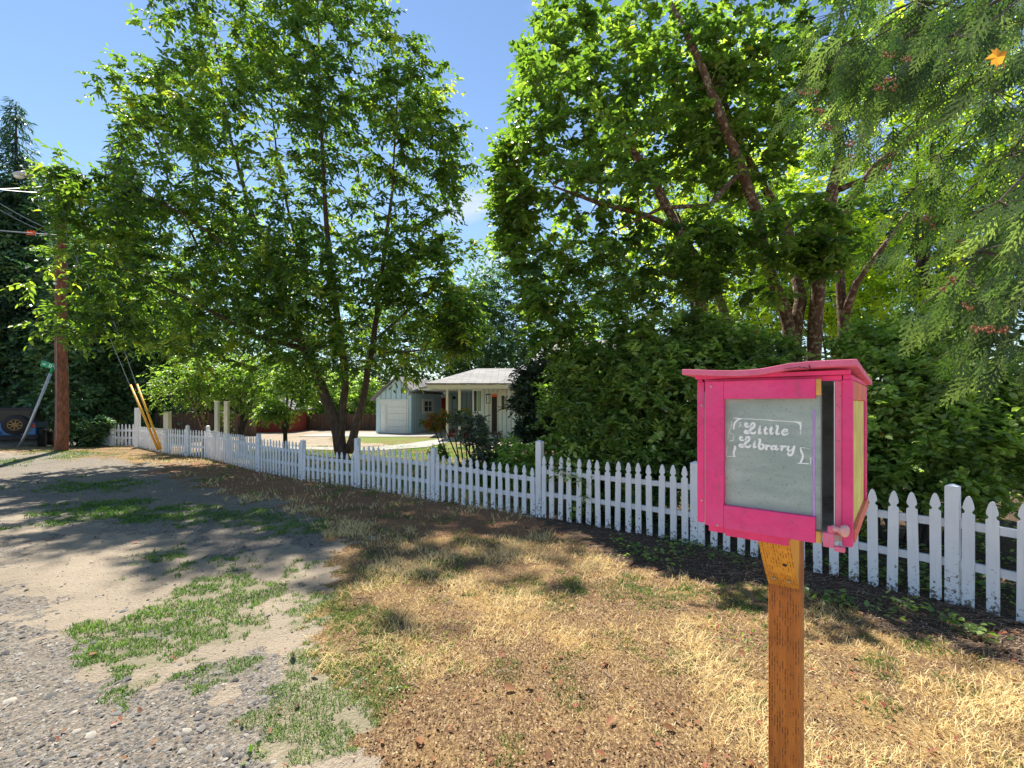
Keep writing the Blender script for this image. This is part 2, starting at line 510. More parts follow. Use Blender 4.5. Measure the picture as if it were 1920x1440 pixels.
class MB:
    """collects shapes for ONE mesh object"""
    def __init__(s):
        s.v = []; s.f = []; s.run = []; s.suv = []

    def add(s, vs, fs, suv=None):
        b = len(s.v)
        s.v += [tuple(v) for v in vs]
        s.f += [tuple(b + i for i in f) for f in fs]
        s.suv += (suv if suv else [(0, 0, 0)] * len(vs))
        return s

    def box(s, c, h, ax=None):
        """box: centre, half sizes, axes (3 vectors)"""
        c = Vector(c)
        a = ax or (Vector((1, 0, 0)), Vector((0, 1, 0)), Vector((0, 0, 1)))
        vs = [c + a[0] * (h[0] * i) + a[1] * (h[1] * j) + a[2] * (h[2] * k) for i in (-1, 1) for j in (-1, 1) for k in (-1, 1)]
        return s.add(vs, [(0, 1, 3, 2), (4, 6, 7, 5), (0, 4, 5, 1), (2, 3, 7, 6), (0, 2, 6, 4), (1, 5, 7, 3)])

    def bb(s, x0, x1, y0, y1, z0, z1):
        return s.box(((x0 + x1) / 2, (y0 + y1) / 2, (z0 + z1) / 2), (abs(x1 - x0) / 2, abs(y1 - y0) / 2, abs(z1 - z0) / 2))

    def prism(s, pts, d):
        """extrude polygon pts by vector d"""
        n = len(pts); d = Vector(d)
        vs = [Vector(p) for p in pts] + [Vector(p) + d for p in pts]
        fs = [tuple(range(n))[::-1], tuple(range(n, 2 * n))] + [(i, (i + 1) % n, n + (i + 1) % n, n + i) for i in range(n)]
        return s.add(vs, fs)

    def tube(s, pts, rad, seg=8, cap=True):
        pts = [Vector(p) for p in pts]
        if isinstance(rad, (int, float)):
            rad = [rad] * len(pts)
        rings = []
        for i, p in enumerate(pts):
            t = (pts[min(i + 1, len(pts) - 1)] - pts[max(i - 1, 0)]).normalized()
            u = t.cross(Vector((0.31, 0.87, 0.38))).normalized()
            w = t.cross(u)
            rings.append([p + (u * math.cos(2 * math.pi * k / seg) + w * math.sin(2 * math.pi * k / seg)) * rad[i] for k in range(seg)])
        vs = [v for r in rings for v in r]
        fs = []
        for i in range(len(pts) - 1):
            for k in range(seg):
                fs.append((i * seg + k, i * seg + (k + 1) % seg, (i + 1) * seg + (k + 1) % seg, (i + 1) * seg + k))
        if cap:
            fs.append(tuple(range(seg))[::-1]); fs.append(tuple(range((len(pts) - 1) * seg, len(pts) * seg)))
        return s.add(vs, fs)

    def ellip(s, c, r, seg=12, rings=8, ax=None):
        c = Vector(c); a = ax or (Vector((1, 0, 0)), Vector((0, 1, 0)), Vector((0, 0, 1)))
        vs = []; fs = []
        for i in range(rings + 1):
            th = math.pi * i / rings
            for k in range(seg):
                ph = 2 * math.pi * k / seg
                vs.append(c + a[0] * (r[0] * math.sin(th) * math.cos(ph)) + a[1] * (r[1] * math.sin(th) * math.sin(ph)) + a[2] * (r[2] * math.cos(th)))
        for i in range(rings):
            for k in range(seg):
                fs.append((i * seg + k, (i + 1) * seg + k, (i + 1) * seg + (k + 1) % seg, i * seg + (k + 1) % seg))
        return s.add(vs, fs)

    def lathe(s, c, axis, prof, seg=20):
        """prof: list of (distance along axis, radius)"""
        c = Vector(c); t = Vector(axis).normalized()
        u = t.orthogonal().normalized(); w = t.cross(u)
        vs = []; fs = []
        for (d, r) in prof:
            for k in range(seg):
                a = 2 * math.pi * k / seg
                vs.append(c + t * d + (u * math.cos(a) + w * math.sin(a)) * r)
        for i in range(len(prof) - 1):
            for k in range(seg):
                fs.append((i * seg + k, i * seg + (k + 1) % seg, (i + 1) * seg + (k + 1) % seg, (i + 1) * seg + k))
        return s.add(vs, fs)

    def build(s, name, m, parent=None, smooth=False, bevel=0, runaxis=None, suvaxes=None):
        me = bpy.data.meshes.new(name)
        me.from_pydata([tuple(v) for v in s.v], [], s.f)
        me.update()
        if runaxis is not None:
            a = me.attributes.new('run', 'FLOAT', 'POINT')
            a.data.foreach_set('value', [float(Vector(v).dot(runaxis)) for v in s.v])
        if suvaxes is not None:
            a = me.attributes.new('suv', 'FLOAT_VECTOR', 'POINT')
            a.data.foreach_set('vector', [x for v in s.v for x in (Vector(v).dot(suvaxes[0]), Vector(v).dot(suvaxes[1]), 0.0)])
        me.materials.append(m)
        import bmesh
        bm = bmesh.new(); bm.from_mesh(me)
        bmesh.ops.recalc_face_normals(bm, faces=bm.faces)
        bm.to_mesh(me); bm.free()
        if smooth:
            for p in me.polygons:
                p.use_smooth = True
        o = bpy.data.objects.new(name, me)
        if bevel:
            b = o.modifiers.new('bevel', 'BEVEL'); b.width = bevel; b.segments = 2; b.limit_method = 'ANGLE'
        return link(o, parent)


def thing(name, label, cat, loc=(0, 0, 0), group=None, kind=None):
    o = bpy.data.objects.new(name, None)
    col.objects.link(o)
    o.empty_display_size = 0.2
    o['label'] = label; o['category'] = cat
    if group: o['group'] = group
    if kind: o['kind'] = kind
    o['base'] = [float(c) for c in loc]
    return o


def tag(o, label, cat, group=None, kind=None):
    o['label'] = label; o['category'] = cat
    if group: o['group'] = group
    if kind: o['kind'] = kind
    return o

# ------------------------------------------------------------------ the ground: one sheet with painted-in kinds of ground
def poly_w(pts, extra=None):
    """photo outline -> outline on the ground in metres"""
    out = []
    for px, py in pts:
        g = G(px, max(py, 775))
        out.append((g.x, g.y))
    return np.array(out)


def inside(x, y, poly):
    c = np.zeros(x.shape, bool)
    n = len(poly)
    j = n - 1
    for i in range(n):
        xi, yi = poly[i]; xj, yj = poly[j]
        cond = ((yi > y) != (yj > y))
        with np.errstate(divide='ignore', invalid='ignore'):
            xx = (xj - xi) * (y - yi) / (yj - yi + 1e-12) + xi
        c ^= cond & (x < xx)
        j = i
    return c


GREEN = [poly_w(p) for p in [
    [(525, 1085), (470, 1065), (400, 1085), (310, 1118), (270, 1148), (190, 1165), (150, 1195), (170, 1240), (260, 1262), (310, 1240), (400, 1215), (480, 1190), (505, 1150), (470, 1130), (540, 1105)],
    [(530, 1120), (570, 1100), (650, 1110), (740, 1150), (760, 1190), (640, 1195), (540, 1160)],
    [(500, 1350), (560, 1290), (520, 1260), (600, 1215), (700, 1225), (760, 1280), (740, 1330), (700, 1420), (560, 1440), (500, 1400)],
    [(310, 1300), (360, 1258), (440, 1262), (450, 1290), (360, 1322)],
    [(110, 950), (160, 940), (320, 945), (330, 970), (230, 985), (120, 975)],
    [(230, 935), (330, 948), (520, 962), (530, 988), (440, 990), (330, 970), (240, 960)],
    [(50, 903), (240, 907), (240, 921), (100, 919)],
    [(250, 1043), (310, 1030), (318, 1047), (258, 1060)],
    [(285, 1082), (350, 1053), (362, 1072), (300, 1092)],
    [(370, 1050), (460, 1038), (465, 1056), (380, 1062)],
    [(80, 845), (165, 844), (170, 857), (110, 860)], [(-60, 860), (45, 861), (38, 872), (-60, 873)],
    [(520, 985), (590, 975), (640, 990), (560, 1005)],
]]
GREEN_THIN = [poly_w(p) for p in [
    [(880, 1100), (1000, 1085), (1320, 1085), (1450, 1140), (1440, 1175), (1300, 1130), (1000, 1122)],
    [(760, 1050), (860, 1035), (900, 1080), (800, 1085)], [(520, 1050), (700, 1040), (720, 1090), (560, 1080)],
    [(180, 1290), (260, 1240), (300, 1260), (220, 1320)], [(700, 1180), (830, 1190), (800, 1330), (740, 1420), (690, 1330)],
]]
LAWN = [poly_w(p) for p in [
    [(440, 838), (700, 838), (830, 822), (900, 840), (1010, 860), (1010, 960), (812, 925), (600, 880), (480, 870)],
    [(620, 828), (640, 816), (800, 815), (835, 826), (760, 833)],
]]
GRAVEL = [poly_w(p) for p in [
    [(-900, 1500), (540, 1500), (500, 1330), (270, 1290), (230, 1240), (130, 1190), (100, 1110), (20, 1080), (0, 1010), (-60, 880), (-900, 870)],
    [(-900, 852), (120, 851), (300, 852), (420, 866), (330, 880), (500, 925), (620, 965), (640, 1010), (560, 1030), (420, 1045), (330, 1010), (180, 1000), (60, 950), (-900, 930)],
    [(280, 1290), (420, 1240), (520, 1250), (570, 1330), (480, 1370), (300, 1345)],
    [(265, 1190), (350, 1165), (345, 1200), (285, 1212)],
]]
STRAW = [poly_w(p) for p in [
    [(740, 1460), (700, 1300), (560, 1200), (640, 1120), (600, 1085), (640, 1020), (560, 960), (430, 925), (330, 890), (330, 868), (430, 862), (1000, 965), (1900, 1165), (2600, 1400), (3000, 2200), (740, 2200)],
    [(140, 852), (190, 838), (330, 838), (430, 858), (380, 872), (240, 868)],
    [(-400, 842), (-400, 832), (330, 836), (150, 850)],
]]
MULCH = [poly_w(p) for p in [
    [(270, 884), (330, 872), (420, 862), (600, 905), (1000, 972), (1060, 1010), (900, 1010), (800, 1000), (640, 968), (450, 925)],
]]
FENCE_PX = [(2400, 1308), (2090, 1222), (1785, 1133), (1302, 1021), (1010, 968), (812, 938), (668, 914), (566, 900), (483, 884), (388, 859), (350, 855), (314, 851), (257, 838)]
FW = [G(*p) for p in FENCE_PX]
SOILP = poly_w([(2400, 1315), (1785, 1165), (1302, 1045), (1010, 975), (1000, 940), (985, 880), (960, 832), (2400, 800)])
SOILP2 = poly_w([(2400, 1480), (1920, 1262), (1650, 1185), (1450, 1100), (1200, 1060), (1010, 990), (1010, 968), (1302, 1010), (2400, 1290)])


def zg(x, y):
    """height of the ground"""
    x = np.asarray(x, float); y = np.asarray(y, float)
    d = np.hypot(x, y)
    near = np.clip((14 - d) / 8, 0, 1)
    z = near * ((fbm(x * 1.1, y * 1.1, 3, 3) - 0.5) * 0.05 + (fbm(x * 6, y * 6, 9, 3) - 0.5) * 0.022)
    dip = np.clip((-17.4 - x) / 1.2, 0, 1) * np.clip((y - 18.6) / 1.0, 0, 1) * np.clip((40 - y) / 10, 0, 1)
    return z - 0.3 * dip


xs = np.unique(np.concatenate([np.arange(-7, 7.01, 0.05), np.linspace(-26, -7, 120), np.linspace(7, 22, 60), np.array([-600, -300, -150, -80, -50, -36, 30, 45, 80, 150, 300, 600])]))
ys = np.unique(np.concatenate([np.arange(0.6, 9, 0.05), np.linspace(9, 20, 130), np.linspace(20, 42, 60), np.array([-300, -80, -20, -6, -2, -0.5, 0.2, 50, 70, 110, 200, 400, 900])]))
gx, gy = np.meshgrid(xs, ys)
gxf, gyf = gx.ravel(), gy.ravel()
nx, ny = len(xs), len(ys)
gz = zg(gxf, gyf)
idx = np.arange(nx * ny).reshape(ny, nx)
quads = np.stack([idx[:-1, :-1], idx[:-1, 1:], idx[1:, 1:], idx[1:, :-1]], -1).reshape(-1, 4)


def kinds(x, y):
    """share of each kind of ground at x, y: gravel, green, straw, mulch, soil"""
    d = np.clip(np.hypot(x, y) / 5, 0.35, 3)
    jx = x + (fbm(x * 2.2, y * 2.2, 21, 4) - 0.5) * 0.75 * d
    jy = y + (fbm(x * 2.2, y * 2.2, 31, 4) - 0.5) * 0.75 * d
    jx = jx + (fbm(x * 13, y * 13, 22, 3) - 0.5) * 0.5 * d
    jy = jy + (fbm(x * 13, y * 13, 23, 3) - 0.5) * 0.5 * d
    def any_in(ps):
        r = np.zeros(x.shape, bool)
        for p in ps:
            r |= inside(jx, jy, p)
        return r.astype(float)
    thin = fbm(x * 5, y * 5, 41, 3)
    green = np.maximum(any_in(GREEN), any_in(GREEN_THIN) * (thin > 0.56))
    lawn = any_in(LAWN)
    green = np.maximum(green, lawn * (fbm(x * 1.3, y * 1.3, 51, 3) > 0.36))
    gravel = any_in(GRAVEL)
    straw = np.maximum(any_in(STRAW), lawn)
    mulch = any_in(MULCH)
    far = (y > 33) | ((x > 1) & (y > 8.5))
    soil = np.maximum((far | inside(x, y, SOILP)).astype(float), inside(jx, jy, SOILP2).astype(float) * 0.9)
    return gravel, green, straw, mulch, soil


K = kinds(gxf, gyf)
# patches of tan dirt showing through the gravel
hole = (fbm(gxf * 1.6, gyf * 1.6, 71, 4) > 0.62) & (gyf < 5)
kgravel = np.where(hole, 0.25, K[0])
LAWN_G = np.zeros(gxf.shape, bool)
for p_ in LAWN:
    LAWN_G |= inside(gxf, gyf, p_)
LAWN_G = LAWN_G * np.clip((fbm(gxf * .9, gyf * .9, 51, 3) - 0.3) * 5, 0, 1) * (K[4] < .5)
ground = np_mesh('ground', np.stack([gxf, gyf, gz], 1), quads, None, None, smooth=True)
ground['kind'] = 'structure'
for nm, r, g, b in (('mask_a', kgravel, K[1], K[2]), ('mask_b', K[3], K[4], LAWN_G)):
    a = ground.data.attributes.new(nm, 'FLOAT_VECTOR', 'POINT')
    a.data.foreach_set('vector', np.stack([r, g, b], 1).astype(np.float32).ravel())


def groundmat():
    m, nt, bs = mat('ground')
    v = objco(nt)
    A = nd(nt, 'ShaderNodeAttribute', attribute_name='mask_a')
    B = nd(nt, 'ShaderNodeAttribute', attribute_name='mask_b')
    sa = nt.nodes.new('ShaderNodeSeparateXYZ'); nt.links.new(A.outputs['Vector'], sa.inputs[0])
    sb = nt.nodes.new('ShaderNodeSeparateXYZ'); nt.links.new(B.outputs['Vector'], sb.inputs[0])
    edge = noise(nt, v, 9, 5, 0.7)
    fine = noise(nt, v, 60, 4, 0.7)
    e2 = math_(nt, 'ADD', math_(nt, 'MULTIPLY', edge, 0.9), math_(nt, 'MULTIPLY', fine, 0.7))

    def msk(s, w=0.12):
        k = math_(nt, 'ADD', s, math_(nt, 'SUBTRACT', e2, 0.8))
        return mrange(nt, k, 0.5 - w, 0.5 + w)
    # dirt
    n1 = noise(nt, v, 1.3, 5); n2 = noise(nt, v, 30, 5, 0.7)
    dirt = ramp(nt, [(0.3, (0.30, 0.245, 0.18)), (0.7, (0.43, 0.35, 0.255))], n1).outputs[0]
    dirt = mixc(nt, mrange(nt, n2, 0.5, 0.75, 0, 0.6), dirt, (0.2, 0.15, 0.11))
    # gravel
    vo = nd(nt, 'ShaderNodeTexVoronoi', i_Scale=55.0)
    nt.links.new(v, vo.inputs[0])
    sx = nt.nodes.new('ShaderNodeSeparateColor'); nt.links.new(vo.outputs['Color'], sx.inputs[0])
    gcol = ramp(nt, [(0.0, (0.07, 0.066, 0.062)), (0.5, (0.19, 0.18, 0.165)), (1.0, (0.36, 0.335, 0.30))], sx.outputs[0]).outputs[0]
    gcol = mixc(nt, mrange(nt, vo.outputs['Distance'], 0.35, 0.75), gcol, (0.13, 0.11, 0.09))
    gcol = mixc(nt, mrange(nt, n2, 0.38, 0.66, 0.1, 0.8), gcol, dirt)
    # straw
    st = noise(nt, objco(nt, (90, 30, 30)), 1.0, 4, 0.7)
    st2 = noise(nt, v, 3.5, 4, 0.6)
    straw = ramp(nt, [(0.28, (0.05, 0.03, 0.02)), (0.48, (0.19, 0.115, 0.06)), (0.66, (0.5, 0.36, 0.18))], st).outputs[0]
    straw = mixc(nt, mrange(nt, st2, 0.45, 0.75, 0, .6), straw, (0.2, 0.11, 0.06))
    st3 = noise(nt, v, 1.7, 3, 0.5)
    straw = mixc(nt, mrange(nt, st3, 0.54, 0.64, 0, .35), straw, (0.6, 0.4, 0.15))
    # green
    gr = ramp(nt, [(0.3, (0.05, 0.075, 0.025)), (0.7, (0.13, 0.19, 0.05))], fine).outputs[0]
    mul = ramp(nt, [(0.3, (0.09, 0.04, 0.025)), (0.5, (0.27, 0.125, 0.07)), (0.7, (0.52, 0.34, 0.2))], fine).outputs[0]
    soil = ramp(nt, [(0.3, (0.03, 0.02, 0.015)), (0.55, (0.12, 0.08, 0.055)), (0.75, (0.28, 0.2, 0.14))], fine).outputs[0]
    c = mixc(nt, msk(sa.outputs[0]), dirt, gcol)
    c = mixc(nt, msk(sa.outputs[2], 0.2), c, straw)
    c = mixc(nt, math_(nt, 'MULTIPLY', msk(sb.outputs[0], 0.25), 0.75), c, mul)
    c = mixc(nt, msk(sb.outputs[1], 0.2), c, soil)
    c = mixc(nt, math_(nt, 'MULTIPLY', msk(sa.outputs[1], 0.35), 0.28), c, gr)
    lw = ramp(nt, [(0.3, (0.10, 0.15, 0.035)), (0.7, (0.24, 0.30, 0.07))], fine).outputs[0]
    c = mixc(nt, math_(nt, 'MULTIPLY', sb.outputs[2], 0.8), c, lw)
    nt.links.new(c, bs.inputs['Base Color'])
    bs.inputs['Roughness'].default_value = 0.95
    bs.inputs['Specular IOR Level'].default_value = 0.15
    h = math_(nt, 'ADD', math_(nt, 'MULTIPLY', vo.outputs['Distance'], -0.5), math_(nt, 'ADD', fine, n2))
    bump(nt, bs, h, 0.8, 0.02)
    return m


ground.data.materials.append(groundmat())


def flat_sheet(name, pts, m, z=0.012, th=0.03):
    mb = MB()
    mb.prism([(p[0], p[1], z - th) for p in pts], (0, 0, th))
    o = mb.build(name, m)
    o['kind'] = 'structure'
    return o


flat_sheet('path', [G(*p)[:2] for p in [(470, 842), (560, 843), (700, 846), (800, 839), (850, 827), (885, 822), (872, 820), (830, 823), (760, 833), (690, 840), (560, 838), (470, 838)]], M['concrete'], 0.02)
flat_sheet('driveway', [G(*p)[:2] for p in [(560, 819), (640, 819), (700, 820), (840, 819), (890, 815), (835, 805), (775, 811), (700, 811), (600, 813)]], M['concrete'], 0.026)

# ------------------------------------------------------------------ grass, stones, litter
def in_frame(x, y, margin=0.15):
    return (y > 1.4) & (np.abs(x) < (960 / F + margin) * y)


def scatter(n, x0, x1, y0, y1, power=2.0):
    """random points, denser close to the camera"""
    u = rng.random(n)
    y = y0 * (y1 / y0) ** (u ** (1 / 1.15))
    x = (rng.random(n) * 2 - 1) * (960 / F + 0.12) * y
    return x, y


def blades(name, x, y, L, W, lean, m, tint, label, cat, kind='stuff', tilt=None):
    """little two-segment grass blades"""
    n = len(x)
    z = zg(x, y)
    a = rng.random(n) * 2 * np.pi
    L = L * (0.5 + rng.random(n)); W = W * (0.6 + 0.8 * rng.random(n))
    le = lean * (0.4 + 1.0 * rng.random(n))
    le = np.minimum(le, 1.45)
    dx, dy = np.cos(a), np.sin(a)
    b = rng.random(n) * 2 * np.pi
    wx, wy = np.cos(b), np.sin(b)
    base = np.stack([x, y, z - 0.003], 1)
    d1 = np.stack([dx * np.sin(le * 0.6), dy * np.sin(le * 0.6), np.cos(le * 0.6)], 1)
    d2 = np.stack([dx * np.sin(le), dy * np.sin(le), np.cos(le)], 1)
    w = np.stack([wx, wy, 0 * wx], 1) * W[:, None]
    mid = base + d1 * (L * 0.5)[:, None]
    tip = mid + d2 * (L * 0.5)[:, None]
    V = np.stack([base - w, base + w, mid + w * 0.8, mid - w * 0.8, tip], 1).reshape(-1, 3)
    o = np.arange(n) * 5
    f4 = np.stack([o, o + 1, o + 2, o + 3], 1)
    f3 = np.stack([o + 3, o + 2, o + 4], 1)
    t = np.concatenate([tint, tint])
    ob = np_mesh(name, V, f4, f3, m, t)
    return tag(ob, label, cat, kind=kind)


M['straw_blade'] = leafmat('straw_blade', [(0.0, (0.16, 0.085, 0.045)), (0.35, (0.42, 0.26, 0.12)), (0.7, (0.7, 0.46, 0.17)), (1.0, (0.88, 0.7, 0.36))], 0.3, (1.0, 1.0, 0.9), 0.6, 0.2, 1.0)
M['green_blade'] = leafmat('green_blade', [(0.0, (0.045, 0.085, 0.025)), (0.6, (0.10, 0.195, 0.04)), (1.0, (0.22, 0.32, 0.07))], 0.35, (1.3, 1.5, 0.6), 0.5, 0.3, 1.3)

x, y = scatter(230000, 0, 0, 1.9, 15)
g_, gr_, st_, mu_, so_ = kinds(x, y)
clump = fbm(x * 2.3, y * 2.3, 61, 3)
clump2 = fbm(x * 7, y * 7, 63, 2)
k = (st_ > 0.5) & (so_ < 0.5) & (rng.random(len(x)) < np.clip((clump - 0.33) * 3.4 + (clump2 - .5) * 1.3, 0.34, 1))
k &= ~((mu_ > 0.5) & (rng.random(len(x)) < 0.85))
xx, yy = x[k], y[k]
tt = np.clip((clump[k] - 0.34) * 2.4 + rng.random(k.sum()) * 0.95, 0, 1)
sc_ = np.clip(np.hypot(xx, yy) / 4, 0.7, 2.2)
blades('dry_grass', xx, yy, (0.035 + 0.11 * np.clip(clump[k] - .3, 0, 1)) * sc_ ** 0.5, 0.0024 * sc_, 1.38, M['straw_blade'], tt, 'matted dry yellow grass covering the ground in front of the fence', 'grass')
x, y = scatter(620000, 0, 0, 1.9, 19)
g_, gr_, st_, mu_, so_ = kinds(x, y)
fr = fbm(x * 9, y * 9, 66, 3)
k = (gr_ > 0.5) & (fr > 0.40)
k |= (st_ > .5) & (so_ < .5) & (fbm(x * 3, y * 3, 88, 3) > 0.66) & (rng.random(len(x)) < .5)
xx, yy = x[k], y[k]
sc_ = np.clip(np.hypot(xx, yy) / 4, 0.7, 3)
blades('green_grass', xx, yy, 0.030 * sc_ ** 0.5, 0.0026 * sc_, 1.05, M['green_blade'], np.clip(rng.random(k.sum()) * .7 + (fr[k] - .4), 0, 1), 'low green weeds and grass growing in patches on the gravel verge', 'grass')


def stones(name, n, y0, y1, m, label, cat, cond, size, flat=0.45, tintf=None, lift=0.0):
    x, y = scatter(n, 0, 0, y0, y1)
    k = cond(x, y)
    x, y = x[k], y[k]; n = len(x)
    # squashed, jittered octahedra with a cut top: 8 verts
    ring = np.array([[1, 0, 0], [0.35, 0.9, 0.05], [-0.8, 0.6, -0.05], [-0.9, -0.45, 0], [0.1, -1, 0.05]])
    T = np.concatenate([ring, [[0.3, 0.2, 1.0], [-0.35, -0.15, 0.9]]])
    s = size * np.exp(rng.normal(0, 0.45, n))
    s = np.minimum(s, size * 2.6)
    V = T[None] * (1 + (rng.random((n, 7, 3)) - 0.5) * 0.5)
    V[:, :, 1] *= 0.7
    V[:, :, 2] *= flat
    a = rng.random(n) * 6.283
    ca, sa = np.cos(a), np.sin(a)
    X = V[:, :, 0] * ca[:, None] - V[:, :, 1] * sa[:, None]
    Y = V[:, :, 0] * sa[:, None] + V[:, :, 1] * ca[:, None]
    tlt = rng.normal(0, 0.25, n)
    Z = V[:, :, 2] + X * tlt[:, None]
    V = np.stack([X * s[:, None] + x[:, None], Y * s[:, None] + y[:, None], Z * s[:, None] + (zg(x, y) + lift + 0.1 * s)[:, None]], 2).reshape(-1, 3)
    o = np.arange(n) * 7
    tris = np.array([[0, 1, 5], [1, 2, 5], [2, 6, 5], [2, 3, 6], [3, 4, 6], [4, 0, 5], [4, 5, 6]])
    f = (o[:, None, None] + tris[None]).reshape(-1, 3)
    t = np.repeat(rng.random(n), 7)
    ob = np_mesh(name, V, None, f, m, t)
    return tag(ob, label, cat, kind='stuff')


m, nt, bs = mat('stone')
at = nd(nt, 'ShaderNodeAttribute', attribute_name='tint')
r = ramp(nt, [(0.0, (0.04, 0.038, 0.036)), (0.5, (0.125, 0.118, 0.108)), (0.85, (0.24, 0.22, 0.19)), (1.0, (0.38, 0.34, 0.28))], at.outputs['Fac'])
nt.links.new(r.outputs[0], bs.inputs['Base Color']); bs.inputs['Roughness'].default_value = 0.85
M['stone'] = m


def gcond(x, y):
    k = kinds(x, y)
    hole = (fbm(x * 1.6, y * 1.6, 71, 4) > 0.62)
    p = np.where((k[0] > 0.5), np.where(hole, 0.12, 0.95), np.where((k[2] > .5) | (k[4] > .5), 0.0, 0.10))
    p = p * np.where(k[1] > .5, .3, 1)
    return rng.random(len(x)) < p


stones('gravel_stones', 75000, 1.9, 9, M['stone'], 'loose grey gravel stones strewn along the left side of the lane', 'gravel', gcond, 0.0062)
stones('coarse_gravel', 5000, 1.9, 8, M['stone'], 'larger flat grey stones lying among the gravel of the lane', 'gravel', gcond, 0.014)


def flat_leaves(name, x, y, size, m, tint, label, cat):
    n = len(x)
    T = np.array([[0, 0, 0], [0.35, 0.3, 0.12], [0.75, 0.2, 0.1], [1, 0, 0.05], [0.75, -0.22, 0.14], [0.35, -0.3, 0.1]])
    s = size * (0.5 + rng.random(n))
    a = rng.random(n) * 6.283
    t1 = rng.normal(0, 0.35, n); t2 = rng.normal(0, 0.35, n)
    V = np.repeat(T[None], n, 0) * s[:, None, None]
    Z = V[:, :, 2] + V[:, :, 0] * t1[:, None] + V[:, :, 1] * t2[:, None]
    X = V[:, :, 0] * np.cos(a)[:, None] - V[:, :, 1] * np.sin(a)[:, None] + x[:, None]
    Y = V[:, :, 0] * np.sin(a)[:, None] + V[:, :, 1] * np.cos(a)[:, None] + y[:, None]
    V = np.stack([X, Y, Z - Z.min(1)[:, None] + (zg(x, y) + 0.012)[:, None]], 2).reshape(-1, 3)
    o = np.arange(n) * 6
    f = np.concatenate([np.stack([o, o + 1, o + 2, o + 3], 1), np.stack([o, o + 3, o + 4, o + 5], 1)])
    ob = np_mesh(name, V, f, None, m, np.concatenate([tint, tint]))
    return tag(ob, label, cat, kind='stuff')


x, y = scatter(9000, 0, 0, 2.0, 12)
kk = kinds(x, y)
p = 0.06 + 0.45 * (kk[4] > .5) + 0.6 * (kk[3] > .5) + 0.18 * (kk[2] > .5)
k = rng.random(len(x)) < p
flat_leaves('leaf_litter', x[k], y[k], 0.026, M['dead_leaf'], rng.random(k.sum()), 'small fallen brown and red leaves scattered over the verge', 'fallen leaves')

M['pale_litter'] = leafmat('pale_litter', [(0.0, (0.09, 0.05, 0.03)), (0.6, (0.27, 0.165, 0.095)), (1.0, (0.6, 0.45, 0.28))], 0.15, (1, 1, 1), 0.7, 0.15)
x, y = scatter(70000, 0, 0, 1.9, 9)
kk = kinds(x, y)
cl_ = fbm(x * 2.3, y * 2.3, 61, 3)
k = (rng.random(len(x)) < 0.75 * (kk[2] > .5) * np.clip(1.0 - cl_ * 1.1, .12, 1) + 0.5 * (kk[4] > .5) + .35 * (kk[3] > .5) + .02)
flat_leaves('straw_litter', x[k], y[k], 0.0125, M['pale_litter'], rng.random(k.sum()), 'tiny dry flakes of leaves and straw strewn over the verge', 'litter')
x, y = scatter(700, 0, 0, 2.1, 8)
kk = kinds(x, y)
k = (rng.random(len(x)) < .13 * (kk[2] > .5) + .25 * (kk[4] > .5) + .04)
flat_leaves('large_leaf_litter', x[k], y[k], 0.05, M['dead_leaf'], rng.random(k.sum()) * .9, 'larger curled brown leaves lying here and there on the verge', 'fallen leaves')
# brown twigs along the foot of the fence
mb = MB()
x, y = scatter(9000, 0, 0, 2.6, 8)
kk = kinds(x, y)
k = (kk[4] > .5) & inside(x, y, SOILP2)
k |= (kk[2] > .5) & (rng.random(len(x)) < 0.09)
for X, Y in list(zip(x[k], y[k]))[:2200]:
    a = R(-0.5, 0.5) + (0.6 if R(0, 1) < .5 else 2.6); L = R(0.02, 0.11)
    z = float(zg(X, Y)) + R(0.004, 0.02)
    mb.tube([(X, Y, z), (X + math.cos(a) * L, Y + math.sin(a) * L, z + R(-.004, .015)), (X + math.cos(a + .4) * L * 1.7, Y + math.sin(a + .4) * L * 1.7, z)], R(0.001, 0.0032), 3, False)
tag(mb.build('twig_litter', M['twig']), 'dry brown twigs and stems strewn below the fence', 'twigs', kind='stuff')

# ------------------------------------------------------------------ picket fence
fence = thing('picket_fence', 'long white picket fence with peeling paint running back from lower right', 'fence', FW[2])
n_pick = 0
rest = MB(); rest_foot = []


def picket_shape(h):
    half = [(0.0, h), (0.011, h - 0.008), (0.022, h - 0.035), (0.031, h - 0.07), (0.0355, h - 0.102), (0.030, h - 0.114), (0.0215, h - 0.122), (0.0195, h - 0.132), (0.024, h - 0.143), (0.038, h - 0.15), (0.038, 0.26), (0.038, 0.0)]
    return half


def add_picket(base, u, n, h, mb, foot, lean=0.0):
    """base point, direction along the fence, outward normal"""
    wob = R(-0.002, 0.002)
    half = picket_shape(h)
    right = [(a + (R(-.002, .002) if z < .3 else 0), z) for a, z in half]
    left = [(-a + (R(-.002, .002) if z < .3 else 0), z) for a, z in half[1:]]
    jb = [R(-0.012, 0.012) for _ in range(3)]
    outline = right[:-1] + [(0.038, jb[0]), (0.012, jb[1] + .004), (-0.015, jb[2])] + [(-0.038, jb[1])] + left[:-1][::-1]
    b0 = len(mb.v)
    pts = [base + u * (s + lean * z) + Vector((0, 0, z)) + n * (wob * z) for s, z in outline]
    # thick board, outer face triangulated as a strip between the two sides
    k = len(pts); t = n * 0.018
    vs = pts + [p + t for p in pts]
    fs = [tuple(range(k, 2 * k)), tuple(range(k))[::-1]] + [(i, (i + 1) % k, k + (i + 1) % k, k + i) for i in range(k)]
    mb.add(vs, fs)
    foot += [max(0.0, 1 - z / 0.33) for s, z in outline] * 2


def finish_picket(mb, foot, name):
    o = mb.build(name, M['picket'], fence)
    a = o.data.attributes.new('foot', 'FLOAT', 'POINT')
    a.data.foreach_set('value', foot)
    return o


